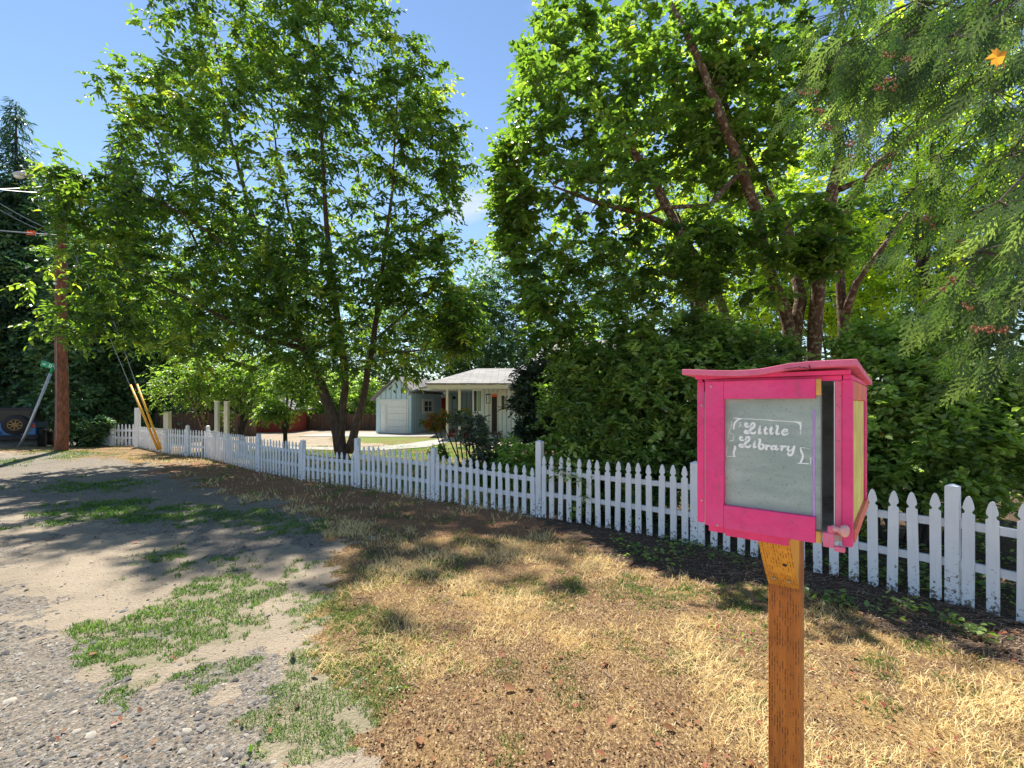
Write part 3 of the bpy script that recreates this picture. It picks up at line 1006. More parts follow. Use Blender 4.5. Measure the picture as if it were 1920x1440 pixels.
# height of the pickets at the two ends of every panel between posts
PH = [(.93, .93), (.93, .93), (.92, .92), (.93, .92), (.74, .82), (.84, .86), (.68, .70), (.84, .83), (.86, .88), (.86, .86), (.87, .86), (.84, .80)]
PANEL_POSTS = {2: (1.0, .092), 3: (.985, .092), 4: (1.13, .095), 5: (.91, .092), 6: (.99, .092), 7: (.88, .092), 8: (.93, .09), 9: (1.0, .09), 10: (.98, .09)}
fence_n = []
for i in range(1, len(FW) - 1):
    A, B = FW[i], FW[i + 1]
    u = (B - A); L = u.length; u.normalize()
    n = Vector((u.y, -u.x, 0))
    if n.dot(-A) < 0: n = -n
    hA, hB = PH[i - 1 if i > 0 else 0] if False else PH[min(i, len(PH) - 1)]
    # rails
    for fr_ in (0.74, 0.38):
        a0 = A + u * 0.046 + Vector((0, 0, hA * fr_)) - n * 0.021
        b0 = B - u * 0.046 + Vector((0, 0, hB * fr_)) - n * 0.021
        d = (b0 - a0); ln = d.length; d.normalize()
        up = Vector((0, 0, 1)); side = n
        upp = side.cross(d).normalized()
        m_ = MB().box((a0 + b0) / 2, (ln / 2, 0.019, 0.033), (d, side, upp))
        o = m_.build('rail', M['gate_white'], fence)
    k = int(round((L - 0.12) / 0.147))
    for j in range(k):
        s = 0.10 + (L - 0.20) * (j / max(1, k - 1)) + R(-.009, .009)
        if i == 1 and s < L * 0.45: continue
        h = hA + (hB - hA) * s / L + R(-.014, .014)
        base = A + u * s
        base.z = float(zg(base.x, base.y)) - 0.004 + R(0, .015)
        h -= base.z
        base = base + n * 0.0005
        if n_pick < 100:
            m_ = MB(); ft = []
            add_picket(base, u, n, h, m_, ft, R(-.02, .02)); finish_picket(m_, ft, 'picket')
        else:
            add_picket(base, u, n, h, rest, rest_foot, R(-.012, .012))
        n_pick += 1
o = finish_picket(rest, rest_foot, 'pickets')
o['kind'] = 'stuff'
for i, (h, w) in PANEL_POSTS.items():
    p = FW[i]
    u = (FW[i + 1] - FW[i - 1]).normalized(); n = Vector((u.y, -u.x, 0))
    m_ = MB()
    hw = w / 2
    c = p + (n * -0.028 if n.dot(-p) > 0 else n * 0.028)
    c0 = Vector((c.x, c.y, 0))
    z0, z1 = -0.05, h
    m_.box(c0 + Vector((0, 0, (z0 + z1) / 2)), (hw, hw, (z1 - z0) / 2), (u, n, Vector((0, 0, 1))))
    # shallow bevelled top
    q = [c0 + u * a * hw + n * b * hw + Vector((0, 0, z1 + .001)) for a, b in ((-1, -1), (1, -1), (1, 1), (-1, 1))]
    m_.add(q + [c0 + Vector((0, 0, z1 + 0.022))], [(0, 1, 4), (1, 2, 4), (2, 3, 4), (3, 0, 4)])
    o = m_.build('post', M['picket'], fence, bevel=0.004)
    a = o.data.attributes.new('foot', 'FLOAT', 'POINT')
    a.data.foreach_set('value', [1.0 if v[2] < 0.02 else 0.0 for v in m_.v])

# tall posts
def tall_post(px, py, topy, w, label, m):
    g = G(px, py)
    h = CAMH + (HOR - topy) / F * g.y
    m_ = MB()
    hh = w / 2
    m_.bb(g.x - hh, g.x + hh, g.y - hh, g.y + hh, -0.1, h)
    o = m_.build('wooden_post', m, bevel=0.008)
    a = o.data.attributes.new('foot', 'FLOAT', 'POINT')
    a.data.foreach_set('value', [0.6 if v[2] < 0.02 else 0.0 for v in m_.v])
    tag(o, label, 'post', 'tall white posts by the fence')


tall_post(258, 838.5, 765, .15, 'tall square white post beside the short straight run of pickets', M['picket'])
tall_post(314, 849, 772, .17, 'tall thick cream post right of the yellow cable guards, weathered', M['cream_trim'])
tall_post(407, 861, 752, .11, 'left one of the two tallest slim cream posts in the fence', M['cream_trim'])
tall_post(425, 857, 753, .12, 'right one of the two tallest slim cream posts, just behind the fence', M['cream_trim'])

# the short face-on run of pickets at the far end
gate = thing('picket_fence', 'short face-on run of white pickets at the far end of the lane', 'fence', G(233, 836))
g0, g1 = G(212, 836), G(253, 837)
u = (g1 - g0); L = u.length; u.normalize(); n = Vector((u.y, -u.x, 0))
if n.dot(-g0) < 0: n = -n
for j in range(6):
    m_ = MB(); ft = []
    add_picket(g0 + u * (L * (j + .3) / 6 + .05), u, n, .88, m_, ft)
    o = m_.build('picket', M['picket'], gate)
    a = o.data.attributes.new('foot', 'FLOAT', 'POINT'); a.data.foreach_set('value', ft)
for z in (.33, .62):
    MB().box((g0 + g1) / 2 + Vector((0, 0, z)) - n * .02, (L / 2, .018, .035), (u, n, Vector((0, 0, 1)))).build('rail', M['gate_white'], gate)
m_ = MB(); m_.box(g0 + Vector((0, 0, .47)) - u * .06, (.06, .06, .5), (u, n, Vector((0, 0, 1)))); m_.build('post', M['gate_white'], gate)
# and its slanted older continuation to the left
old = thing('picket_fence', 'old weathered pale fence half hidden by foliage, left of the short pickets', 'fence', G(180, 834))
g2 = G(150, 830); g3 = G(209, 836)
u = (g3 - g2); L = u.length; u.normalize(); n = Vector((u.y, -u.x, 0))
k = int(L / .12)
for j in range(k):
    MB().box(g2 + u * (j * .12) + Vector((0, 0, .42)), (.034, .011, .42 + R(-.02, .02)), (u, n, Vector((0, 0, 1)))).build('picket', M['gate_white'], old)
MB().box((g2 + g3) / 2 + Vector((0, 0, .6)) - n * .03, (L / 2, .018, .035), (u, n, Vector((0, 0, 1)))).build('rail', M['gate_white'], old)

# ------------------------------------------------------------------ the little library on its post
LU = Vector((0.767, -0.642, 0)).normalized()      # along the front, to the right
LV = Vector((-LU.y, LU.x, 0))                      # into the box
UP = Vector((0, 0, 1))
LC = Vector((0.905, 1.549, 0))                     # centre of the post
LW, LD, LZ0, LZ1 = 0.377, 0.595, 1.34, 1.772
LAX = (LU, LV, UP)


def lp(a, b, z):
    return LC + LU * a + LV * b + UP * z


def lbox(mb, a0, a1, b0, b1, z0, z1):
    return mb.box(lp((a0 + a1) / 2, (b0 + b1) / 2, (z0 + z1) / 2), ((a1 - a0) / 2, (b1 - b0) / 2, (z1 - z0) / 2), LAX)


def onfront(px, py, off):
    """where the plane parallel to the front at depth coordinate b=off is seen: (a, z)"""
    d = Vector(((px - 960) / F, 1, -(py - HOR) / F))
    o = Vector((0, 0, CAMH))
    c = lp(0, off, 0)
    t = (c - o).dot(LV) / d.dot(LV)
    q = o + d * t
    return (q - LC).dot(LU), q.z


lib = thing('little_library', 'pink wooden little library book box with dusty glass door on a brown post', 'book box', LC)
hw, hd = LW / 2, LD / 2
fb = -hd                       # front plane
# post
m_ = MB(); lbox(m_, -.0445, .0445, -.0445, .0445, -0.15, 1.30)
m_.build('post', M['post_wood'], lib, bevel=0.004, suvaxes=(UP, LU + LV))
# brace: wedge in front of the post
def brace_poly(a):
    return [lp(a, -.0450, 1.302), lp(a, -.205, 1.302), lp(a, -.098, 1.165), lp(a, -.0450, 1.11)]
m_ = MB(); m_.prism(brace_poly(-.0440), LU * .088)
br = m_.build('brace', M['brace_wood'], lib, bevel=0.002, suvaxes=(UP * 1.0, LU))
for a in (-.02, .022):
    m_ = MB(); c = lp(a, -.079, 1.143)
    ax = (-LV - UP * .9).normalized()
    m_.lathe(c, ax, [(0, 0.0), (0.001, .0055), (.0035, .005), (.004, .003), (.002, 0)], 14)
    m_.build('screw', M['steel'], br, smooth=True)
m_ = MB(); c = lp(.018, -.13, 1.206); m_.lathe(c, (-LV * .8 - UP * .62), [(0, .007), (.0018, .006), (.0018, 0)], 12); m_.build('knot', M['bark_dark'], br)
# boards under the box
m_ = MB(); lbox(m_, -.17, .03, -.25, .2, 1.303, 1.339); 
lbox(m_, -.118, .05, -.262, -.252, 1.300, 1.3385)
m_.build('base_board', M['pink'], lib, bevel=0.002)
# cabinet shell: floor, back, left wall, right wall frame
body = MB()
lbox(body, -hw, hw, fb + .02, hd, LZ0, LZ0 + .016)
body.build('floor', M['interior'], lib)
m_ = MB(); lbox(m_, -hw + .015, hw - .015, hd - .014, hd, LZ0 + .0165, LZ1 - .0092); m_.build('back_wall', M['interior'], lib)
m_ = MB(); lbox(m_, -hw, -hw + .0145, fb + .02, hd, LZ0 + .0165, LZ1 - .01); m_.build('side_wall', M['pink'], lib)
m_ = MB(); lbox(m_, hw - .0195, hw - .0105, fb + .031, hd, LZ0 + .0165, LZ1 - .012); m_.build('side_wall', M['interior'], lib)
# right side as seen from outside: stiles, rails, yellow panel
m_ = MB(); lbox(m_, hw - .010, hw + .010, hd - .075, hd, LZ0 + .035, LZ1 - .012); m_.build('side_stile', M['pink'], lib, bevel=.0015)
m_ = MB(); lbox(m_, hw - .010, hw + .010, fb + .031, hd - .0755, LZ1 - .062, LZ1 - .012); m_.build('side_rail', M['pink_orange'], lib, bevel=.0015)
m_ = MB(); lbox(m_, hw - .010, hw + .014, fb + .031, hd, LZ0, LZ0 + .034)
m_.build('side_rail', M['pink_orange'], lib, bevel=.0015)
m_ = MB(); lbox(m_, hw - .0095, hw + .003, fb + .050, hd - .080, LZ0 + .0345, LZ1 - .0625)
for k in range(5):
    b0 = fb + .055 + k * .09
    lbox(m_, hw + .0032, hw + .0052, b0, b0 + .084, LZ0 + .0355, LZ1 - .0635)
m_.build('side_panel', M['yellow_paint'], lib)
# corner post on the right, front face and side face
m_ = MB(); lbox(m_, hw - .012, hw + .010, fb - .001, fb + .030, LZ0 - .006, LZ1 - .01); m_.build('corner_stile', M['pink'], lib, bevel=.002)
a_l = onfront(1566, 850, fb + .012)[0]
m_ = MB(); lbox(m_, a_l, hw - .0122, fb + .004, fb + .026, LZ0 + .02, LZ1 - .013); m_.build('corner_stile', M['pink_light'], lib, bevel=.002)
m_ = MB(); lbox(m_, a_l - .0018, a_l - .0002, fb + .003, fb + .026, LZ0 + .02, LZ1 - .014); m_.build('draught_strip', M['white_trim'], lib)
# left jamb and head over the door
m_ = MB(); lbox(m_, -hw, -hw + .021, fb - .002, fb + .0195, LZ0 - .002, LZ1 - .006); m_.build('left_jamb', M['pink'], lib, bevel=.0015)
m_ = MB(); lbox(m_, -hw + .0215, hw - .0125, fb + .002, fb + .019, LZ1 - .012, LZ1 + .002); m_.build('head_rail', M['pink'], lib, bevel=.0015)
# door
door = MB()
DZ0, DZ1 = LZ0 - .003, LZ1 - .006
al, _ = onfront(1322, 850, fb - .018)
ag, _ = onfront(1357, 850, fb - .018)
ar, _ = onfront(1529, 850, fb - .018)
ar2, _ = onfront(1541, 850, fb - .004)
_, zt = onfront(1357, 748, fb - .018)
_, zb = onfront(1357, 947, fb - .018)
m_ = MB()
lbox(m_, al, ag, fb - .020, fb - .0025, DZ0, DZ1)
dr = m_.build('door', M['pink'], lib, bevel=.0015)
m_ = MB(); lbox(m_, ag + .0004, ar, fb - .0205, fb - .0045, zt, DZ1); m_.build('top_rail', M['pink'], dr, bevel=.0015)
m_ = MB(); lbox(m_, ag + .0004, ar, fb - .0205, fb - .0045, DZ0 - .002, zb); m_.build('bottom_rail', M['pink'], dr, bevel=.0015)
m_ = MB(); lbox(m_, ag + .0002, ar2 - .0022, fb - .0040, fb - .0010, DZ0 + .03, zt + .012); glass = m_.build('glass_pane', M['dusty_glass'], dr)
m_ = MB(); lbox(m_, ar2 - .002, ar2, fb - .006, fb + .002, DZ0 + .03, zt + .02); m_.build('glass_edge', M['grey_slats'], dr)
m_ = MB(); lbox(m_, ar + .0003, ar2 - .0005, fb - .018, fb - .0065, zt + .008, DZ1 - .001); m_.build('bare_wood_end', M['raw_wood'], dr, bevel=.001)
m_ = MB(); lbox(m_, ar + .0003, ar2 - .0005, fb - .018, fb - .0065, DZ0 - .001, DZ0 + .029); m_.build('bare_wood_end', M['raw_wood'], dr, bevel=.001)
m_ = MB(); lbox(m_, al - .0022, al - .0006, fb - .014, fb - .003, DZ0, DZ1 - .03); m_.build('hinge_gap', M['white_trim'], dr)
a0, z0_ = onfront(1527, 770, fb - .005)
m_ = MB(); lbox(m_, a0 - .0035, a0 + .0015, fb - .0050, fb - .0041, DZ0 + .04, zt - .03); m_.build('paint_streak', M['purple'], dr)
# latch block, arm and knob at the lower right corner
a1, z1_ = onfront(1543, 990, fb - .01)
m_ = MB()
lbox(m_, ar2 + .004, ar2 + .028, fb - .024, fb - .006, LZ0 - .010, LZ0 + .028)
lbox(m_, ar2 + .014, ar2 + .028, fb - .024, fb - .006, LZ0 + .0281, LZ0 + .045)
lbox(m_, ar2 + .0281, hw - .004, fb - .022, fb - .008, LZ0 - .018, LZ0 - .004)
lt = m_.build('latch', M['pink_light'], lib, bevel=.003)
ck, zk = onfront(1566, 993, fb - .02)
m_ = MB(); m_.lathe(lp(ck - .006, fb - .015, zk + .001), (LU * .9 - LV * .35), [(0, .009), (.006, .0075), (.014, .007), (.02, .011), (.026, .0155), (.031, .0155), (.035, .012), (.037, 0)], 24)
m_.build('knob', M['pale_knob'], lt, smooth=True)
# warped plywood roof
rm = MB()
N = 24; Mm = 8
tops = []; bots = []
for i in range(N + 1):
    for j in range(Mm + 1):
        s = i / N; t = j / Mm
        a = -hw - .032 + (LW + .032 + .022) * s
        b = fb - .042 + (LD + .042 + .05) * t
        fade = (1 - t) ** 1.2
        warp = (-.010 * math.sin(math.pi * min(1, s / .68)) ** 1.2 + (.0045 if s > .70 else .0045 * max(0, (s - .5) / .2))) * fade
        z = LZ1 + .033 - .022 * t + warp + .003 * math.sin(9 * s) * .4
        if 0.69 < s < .72 and t < .3: z -= .0015
        tops.append(lp(a, b + R(-.0008, .0008) * (j == 0), z)); bots.append(lp(a, b, z - .0165))
vs = tops + bots; o2 = len(tops); fs = []
for i in range(N):
    for j in range(Mm):
        q = (i * (Mm + 1) + j, (i + 1) * (Mm + 1) + j, (i + 1) * (Mm + 1) + j + 1, i * (Mm + 1) + j + 1)
        fs.append(q); fs.append(tuple(o2 + k for k in q[::-1]))
for i in range(N):
    for j in (0, Mm):
        q = (i * (Mm + 1) + j, (i + 1) * (Mm + 1) + j)
        fs.append((q[0], q[1], o2 + q[1], o2 + q[0]))
for j in range(Mm):
    for i in (0, N):
        q = (i * (Mm + 1) + j, i * (Mm + 1) + j + 1)
        fs.append((q[0], q[1], o2 + q[1], o2 + q[0]))
rm.add(vs, fs)
rm.build('roof', M['pink_light'], lib, bevel=.0015)
m_ = MB(); lbox(m_, -hw - .003, hw + .006, fb - .012, fb + .0015, LZ1 + .0025, LZ1 + .014)
lbox(m_, -hw, -hw + .0142, fb + .0021, hd, LZ1 - .0098, LZ1 + .0022)
lbox(m_, hw - .0102, hw + .008, fb + .0021, hd, LZ1 - .0098, LZ1 + .0022)
m_.build('head_trim', M['pink'], lib, bevel=.001)
m_ = MB(); lbox(m_, -hw + .0145, hw - .0105, fb + .0195, hd - .0005, LZ1 - .009, LZ1 + .0022)
m_.build('ceiling_board', M['interior'], lib)
m_ = MB(); lbox(m_, -hw + .0147, -hw + .0175, fb + .0225, hd - .0145, LZ0 + .0166, LZ1 - .0095); m_.build('bounce_lining', M['interior'], lib)  # thin pale board added to bounce light around the inside
# one pale batten inside the shelf-less box
m_ = MB(); lbox(m_, hw - .075, hw - .02, hd - .03, hd - .0145, LZ0 + .06, LZ1 - .09); m_.build('inner_batten', M['interior'], lib)

# screws in the frame, a crack and nails in the roof edge
for (px, py) in ((1333, 725), (1345, 985), (1312, 760), (1312, 940)):
    a_s, z_s = onfront(px, py, fb - .02)
    m_ = MB(); m_.lathe(lp(a_s, fb - .0200 if px > 1320 else fb - .002, z_s), -LV, [(0, .0032), (.0012, .0028), (.0006, 0)], 10)
    m_.build('screw', M['steel'], lib)
m_ = MB()
a_s, z_s = onfront(1517, 690, fb - .0425)
m_.tube([lp(a_s, fb - .0428, z_s + .008), lp(a_s + .003, fb - .0432, z_s), lp(a_s - .002, fb - .0430, z_s - .008)], .0011, 4)
m_.tube([lp(a_s + .003, fb - .0432, z_s), lp(a_s - .03, fb - .0430, z_s + .002), lp(a_s - .055, fb - .0430, z_s + .001)], .0007, 4)
m_.build('crack', M['bark_dark'], lib)
# lettering painted on the glass, from its strokes
OFF = fb - .0042


def zoomed(p):      # strokes were read off an enlargement of the pane
    return onfront(1350 + p[0] / 10.105, 760 + p[1] / 10.105, OFF)


def smooth_path(pts, k=5):
    if len(pts) < 3: return pts
    out = []
    P_ = [pts[0]] + list(pts) + [pts[-1]]
    for i in range(1, len(P_) - 2):
        for j in range(k):
            t = j / k
            p0, p1, p2, p3 = P_[i - 1], P_[i], P_[i + 1], P_[i + 2]
            out.append(tuple(0.5 * ((2 * p1[c]) + (-p0[c] + p2[c]) * t + (2 * p0[c] - 5 * p1[c] + 4 * p2[c] - p3[c]) * t * t + (-p0[c] + 3 * p1[c] - 3 * p2[c] + p3[c]) * t ** 3) for c in range(2)))
    out.append(pts[-1])
    return out


lay = [0]


def stroke(mb, pts, w, sm=True):
    pts = smooth_path(pts) if sm else pts
    ws = w if isinstance(w, (list, tuple)) else [w, w]
    q = []
    n = len(pts)
    lay[0] += 1
    off = OFF - .00003 * (lay[0] % 12)
    for i, p in enumerate(pts):
        p0 = pts[max(0, i - 1)]; p1 = pts[min(n - 1, i + 1)]
        dx, dy = p1[0] - p0[0], p1[1] - p0[1]; l = math.hypot(dx, dy) or 1
        f = i / (n - 1) * (len(ws) - 1); k = min(int(f), len(ws) - 2)
        ww = (ws[k] + (ws[k + 1] - ws[k]) * (f - k)) / 2 * 1.3 + 1
        q.append(((p[0] - dy / l * ww, p[1] + dx / l * ww), (p[0] + dy / l * ww, p[1] - dx / l * ww)))
    vs = []
    for a, b in q:
        for c in (a, b):
            A_, Z_ = zoomed(c); vs.append(lp(A_, off, Z_))
    mb.add(vs, [(2 * i, 2 * i + 1, 2 * i + 3, 2 * i + 2) for i in range(n - 1)])
    for e, wd in ((pts[0], ws[0]), (pts[-1], ws[-1])):
        if wd > 10:
            c = [zoomed((e[0] + math.cos(t * .5236) * wd / 2, e[1] + math.sin(t * .5236) * wd / 2)) for t in range(12)]
            mb.add([lp(a, off - .00001, z) for a, z in c], [tuple(range(12))])


tx = MB()


def letter_L(ox, oy):
    t = lambda P_: [(x + ox, y + oy) for x, y in P_]
    stroke(tx, t([(560, 395), (515, 408), (482, 385), (478, 352), (505, 342), (528, 362)]), [16, 34, 30, 18])
    stroke(tx, t([(585, 400), (595, 355), (632, 340), (655, 362), (640, 410), (585, 450), (555, 500), (515, 528), (470, 512), (468, 488), (505, 482), (560, 508), (620, 532), (660, 520), (686, 492)]), [16, 26, 30, 34, 40, 36, 30, 24, 26, 30, 34, 12])


letter_L(0, 0); letter_L(-98, 258)
def dot(x, y, r=18): stroke(tx, [(x - 4, y), (x + 4, y)], [2 * r, 2 * r], False)
dot(758, 400)
stroke(tx, [(720, 450), (752, 440), (738, 515), (756, 532), (795, 508)], [12, 34, 36, 26, 10])
for dx in (0, 108):
    stroke(tx, [(868 + dx, 412), (850 + dx, 500), (868 + dx, 540), (912 + dx, 515)], [30, 36, 30, 10])
    stroke(tx, [(822 + dx, 452), (898 + dx, 448)], [14, 16], False)
stroke(tx, [(1052, 392), (1096, 396), (1072, 510), (1092, 548), (1136, 524)], [14, 34, 36, 30, 10])
stroke(tx, [(1160, 512), (1230, 505), (1278, 478), (1252, 452), (1200, 476), (1180, 520), (1200, 552), (1245, 555), (1298, 522)], [12, 14, 22, 18, 34, 36, 30, 22, 10])
dot(663, 685)
stroke(tx, [(622, 728), (656, 722), (640, 780), (660, 798), (700, 775)], [12, 34, 36, 26, 10])
stroke(tx, [(718, 648), (762, 656), (738, 760), (748, 810), (790, 825), (828, 785), (812, 742), (770, 745)], [14, 34, 36, 34, 30, 34, 28, 14])
stroke(tx, [(850, 765), (888, 760), (872, 838)], [12, 32, 36])
stroke(tx, [(880, 800), (918, 764), (945, 772)], [12, 26, 34])
stroke(tx, [(1055, 775), (1010, 768), (975, 800), (985, 832), (1022, 830), (1055, 785)], [20, 24, 36, 30, 16, 12])
stroke(tx, [(1072, 768), (1050, 815), (1072, 838), (1130, 812)], [34, 34, 26, 10])
stroke(tx, [(1130, 782), (1182, 775), (1165, 850)], [12, 32, 36])
stroke(tx, [(1172, 815), (1212, 775), (1242, 784)], [12, 26, 34])
stroke(tx, [(1262, 785), (1300, 780), (1282, 835), (1310, 860), (1360, 840), (1392, 790)], [12, 34, 34, 28, 14, 14])
stroke(tx, [(1410, 775), (1385, 870), (1362, 930), (1318, 945), (1290, 922), (1300, 900)], [34, 34, 32, 28, 30, 26])
tx.build('lettering', M['sign_white'], glass)
bk = MB()
stroke(bk, [(245, 245), (330, 243), (420, 256)], [6, 14, 12])
stroke(bk, [(400, 256), (330, 280), (280, 340), (262, 400), (260, 455)], [10, 26, 26, 22, 20])
stroke(bk, [(420, 256), (640, 262), (700, 275), (720, 264), (900, 278)], [7, 9, 6, 8, 6])
stroke(bk, [(900, 278), (1000, 288), (1020, 300), (1060, 292), (1380, 312)], [12, 12, 6, 8, 8])
stroke(bk, [(1380, 312), (1460, 318), (1540, 325)], [10, 20, 10])
stroke(bk, [(1440, 322), (1500, 338), (1530, 380), (1520, 455)], [10, 28, 26, 14])
stroke(bk, [(1542, 325), (1535, 420), (1525, 550)], [8, 8, 8])
stroke(bk, [(222, 300), (208, 440), (178, 465), (195, 525), (240, 550)], [4, 6, 6, 8, 4])
stroke(bk, [(165, 490), (150, 640)], [4, 4], False)
stroke(bk, [(185, 668), (250, 665), (250, 600), (270, 585)], [9, 9, 6, 6])
stroke(bk, [(140, 760), (130, 950), (215, 965), (290, 980)], [4, 8, 9, 8])
stroke(bk, [(258, 768), (290, 800), (262, 880), (262, 935), (290, 972)], [8, 34, 26, 26, 10])
stroke(bk, [(388, 318), (372, 340), (385, 370), (365, 415)], [6, 5, 10, 4])
stroke(bk, [(1525, 800), (1535, 860), (1568, 940), (1560, 1010), (1520, 1095)], [8, 30, 26, 30, 28])
stroke(bk, [(1462, 1100), (1560, 1098), (1680, 1108)], [8, 14, 12])
stroke(bk, [(1525, 805), (1600, 803), (1690, 825)], [8, 6, 5])
stroke(bk, [(1706, 985), (1722, 1010), (1712, 1120)], [6, 14, 8])
bk.build('scroll_frame', M['sign_white'], glass)

# ------------------------------------------------------------------ utility pole, wires, guys, street lamp
pb = G(115, 845)
pole = thing('utility_pole', 'tall reddish brown wooden utility pole at the edge of the lane', 'utility pole', pb)
m_ = MB(); zs = [-.3, 0, 1, 2.5, 4, 6, 8, 9.95]
m_.tube([pb + Vector((.03 * math.sin(z), .0, z)) for z in zs], [.2, .198, .193, .185, .175, .16, .145, .135], 20)
m_.build('pole', M['pole_wood'], pole, smooth=True)
m_ = MB(); m_.tube([pb + Vector((0, -.19, .4)), pb + Vector((0, -.17, 5))], .008, 5); m_.build('ground_wire', M['wire'], pole)
for z in (6.15, 6.0):
    m_ = MB(); m_.lathe(pb + Vector((.0, -.17, z)), (0, -1, 0), [(0, .03), (.05, .03), (.05, .05), (.09, .05), (.1, 0)], 10); m_.build('insulator', M['plate'], pole)


def pt(px, py, y): return P(px, py, y)


def wire(a, b, sag, r, label, m='wire'):
    mb = MB()
    pts = []
    for i in range(15):
        t = i / 14
        q = a.lerp(b, t); q.z -= sag * 4 * t * (1 - t)
        pts.append(q)
    mb.tube(pts, r, 5, False)
    return tag(mb.build('power_line', M[m]), label, 'wire', 'wires running from the pole')


ptop = pb.y
wire(pt(115, 345, ptop), pt(-400, 318, 10), .3, .018, 'uppermost thick cable leaving the pole to the left beside the lamp arm')
wire(pt(115, 362, ptop), pt(-300, 300, 11), .2, .014, 'thin cable crossing just above the street lamp')
wire(pt(112, 437, ptop), pt(-250, 195, 9), .3, .012, 'steep thin wire rising to the upper left from the pole, upper of the pair')
wire(pt(112, 446, ptop), pt(-250, 225, 9), .25, .012, 'steep thin wire rising to the upper left from the pole, lower of the pair')
tagw = wire(pt(112, 441, ptop), pt(-250, 405, 12), .05, .02, 'cable to the left of the pole that carries the small orange marker')
wire(pt(118, 437, ptop), pt(330, 520, 26), .3, .012, 'thin wire dropping right from the pole into the big tree')
m_ = MB(); c = pt(58, 437, 16.1); m_.box(c, (.15, .008, .065), None)
for k in range(3): m_.box(c + Vector((-.1 + k * .1, 0, .07)), (.012, .02, .02))
tag(m_.build('cable_marker', M['orange_plastic'], bevel=.01), 'small orange marker flag clipped on the cable left of the pole', 'marker')

lamp = thing('street_lamp', 'grey cobra-head street lamp on an arm at the pole top', 'street lamp', pt(115, 352, ptop))
m_ = MB(); m_.tube([pt(114, 352, ptop), pt(95, 338, ptop - .3), pt(75, 331, ptop - .6), pt(56, 328, ptop - .8)], [.035, .03, .03, .03], 8); m_.build('arm', M['steel'], lamp, smooth=True)
m_ = MB(); m_.ellip(pt(42, 327, ptop - .9), (.33, .15, .085), 14, 8); m_.build('lamp_head', M['steel'], lamp, smooth=True)
m_ = MB(); m_.ellip(pt(36, 331, ptop - .9), (.17, .11, .07), 12, 8); m_.build('lens', M['plate'], lamp, smooth=True)

for i, (bx, tx_, ty_, gx_, gy_, lab) in enumerate([(299, 115, 416, 245, 722, 'left guy wire of the utility pole with its yellow guard'), (304, 115, 330, 257, 720, 'right guy wire of the utility pole with its yellow guard')]):
    gb = G(bx, 849); tpp = pt(tx_, ty_, ptop)
    gy = thing('guy_wire', lab, 'guy wire', gb, 'guy wires of the utility pole')
    m_ = MB(); m_.tube([gb + Vector((0, 0, -.1)), tpp], .012, 5); m_.build('cable', M['wire'], gy)
    d = (tpp - gb)
    # find the point seen at the guard's top row
    t = min((abs((HOR + (CAMH - (gb + d * k / 400).z) / (gb + d * k / 400).y * F) - gy_), k / 400) for k in range(1, 200))[1]
    m_ = MB(); m_.tube([gb + d * .012, gb + d * t], [.038, .03], 10); m_.build('guard', M['yellow_plastic'], gy, smooth=True)

# ------------------------------------------------------------------ leaning street name sign
sb_ = G(36, 838); st_ = pt(95, 700, sb_.y)
sgn = thing('street_sign', 'green street name sign on a badly leaning grey post behind the pole', 'street sign', sb_)
m_ = MB(); mid = sb_.lerp(st_, .18) + Vector((.12 * 0.3, 0, 0.0)) ; m_.tube([sb_ + Vector((-.05, 0, -.1)), mid, st_], .048, 12); m_.build('post', M['steel'], sgn, smooth=True)
d = (st_ - sb_).normalized()
m_ = MB(); m_.tube([st_, st_ + d * .28], .05, 10); m_.build('bracket', M['sign_green'], sgn, smooth=True)
sx_ = Vector((d.z, 0, -d.x)).normalized()
sx_ = (pt(130, 696, sb_.y) - pt(76, 681, sb_.y)).normalized()
sc0 = pt(102, 688, sb_.y)
su = Vector((-sx_.z, 0, sx_.x)).normalized()
if su.z < 0: su = -su
m_ = MB()
hwid, hhei, rr = .56, .115, .04
pts = []
for cx_, cz_, a0 in ((hwid - rr, hhei - rr, 0), (-hwid + rr, hhei - rr, 90), (-hwid + rr, -hhei + rr, 180), (hwid - rr, -hhei + rr, 270)):
    for k in range(4):
        a = math.radians(a0 + k * 30); pts.append(sc0 + sx_ * (cx_ + rr * math.cos(a)) + su * (cz_ + rr * math.sin(a)))
m_.prism(pts, Vector((0, .006, 0)))
pl = m_.build('sign_panel', M['sign_green'], sgn)


def text_mesh(s, size, loc, xa, ya, m, name, parent, bold=0.0):
    cu = bpy.data.curves.new(name, 'FONT'); cu.body = s; cu.size = size; cu.offset = bold; cu.extrude = 0.001
    t = bpy.data.objects.new(name, cu); col.objects.link(t)
    dg = bpy.context.evaluated_depsgraph_get()
    me = bpy.data.meshes.new_from_object(t.evaluated_get(dg))
    bpy.data.objects.remove(t)
    za = xa.cross(ya)
    mt = Matrix(((xa.x, ya.x, za.x, loc.x), (xa.y, ya.y, za.y, loc.y), (xa.z, ya.z, za.z, loc.z), (0, 0, 0, 1)))
    me.transform(mt)
    me.materials.clear(); me.materials.append(m)
    return link(bpy.data.objects.new(name, me), parent)


text_mesh('SW', .09, sc0 - sx_ * .47 - su * .03 + Vector((0, -.004, 0)), sx_, su, M['sign_white'], 'lettering', pl, .002)
text_mesh('Dolph', .17, sc0 - sx_ * .22 - su * .06 + Vector((0, -.004, 0)), sx_, su, M['sign_white'], 'lettering', pl, .003)

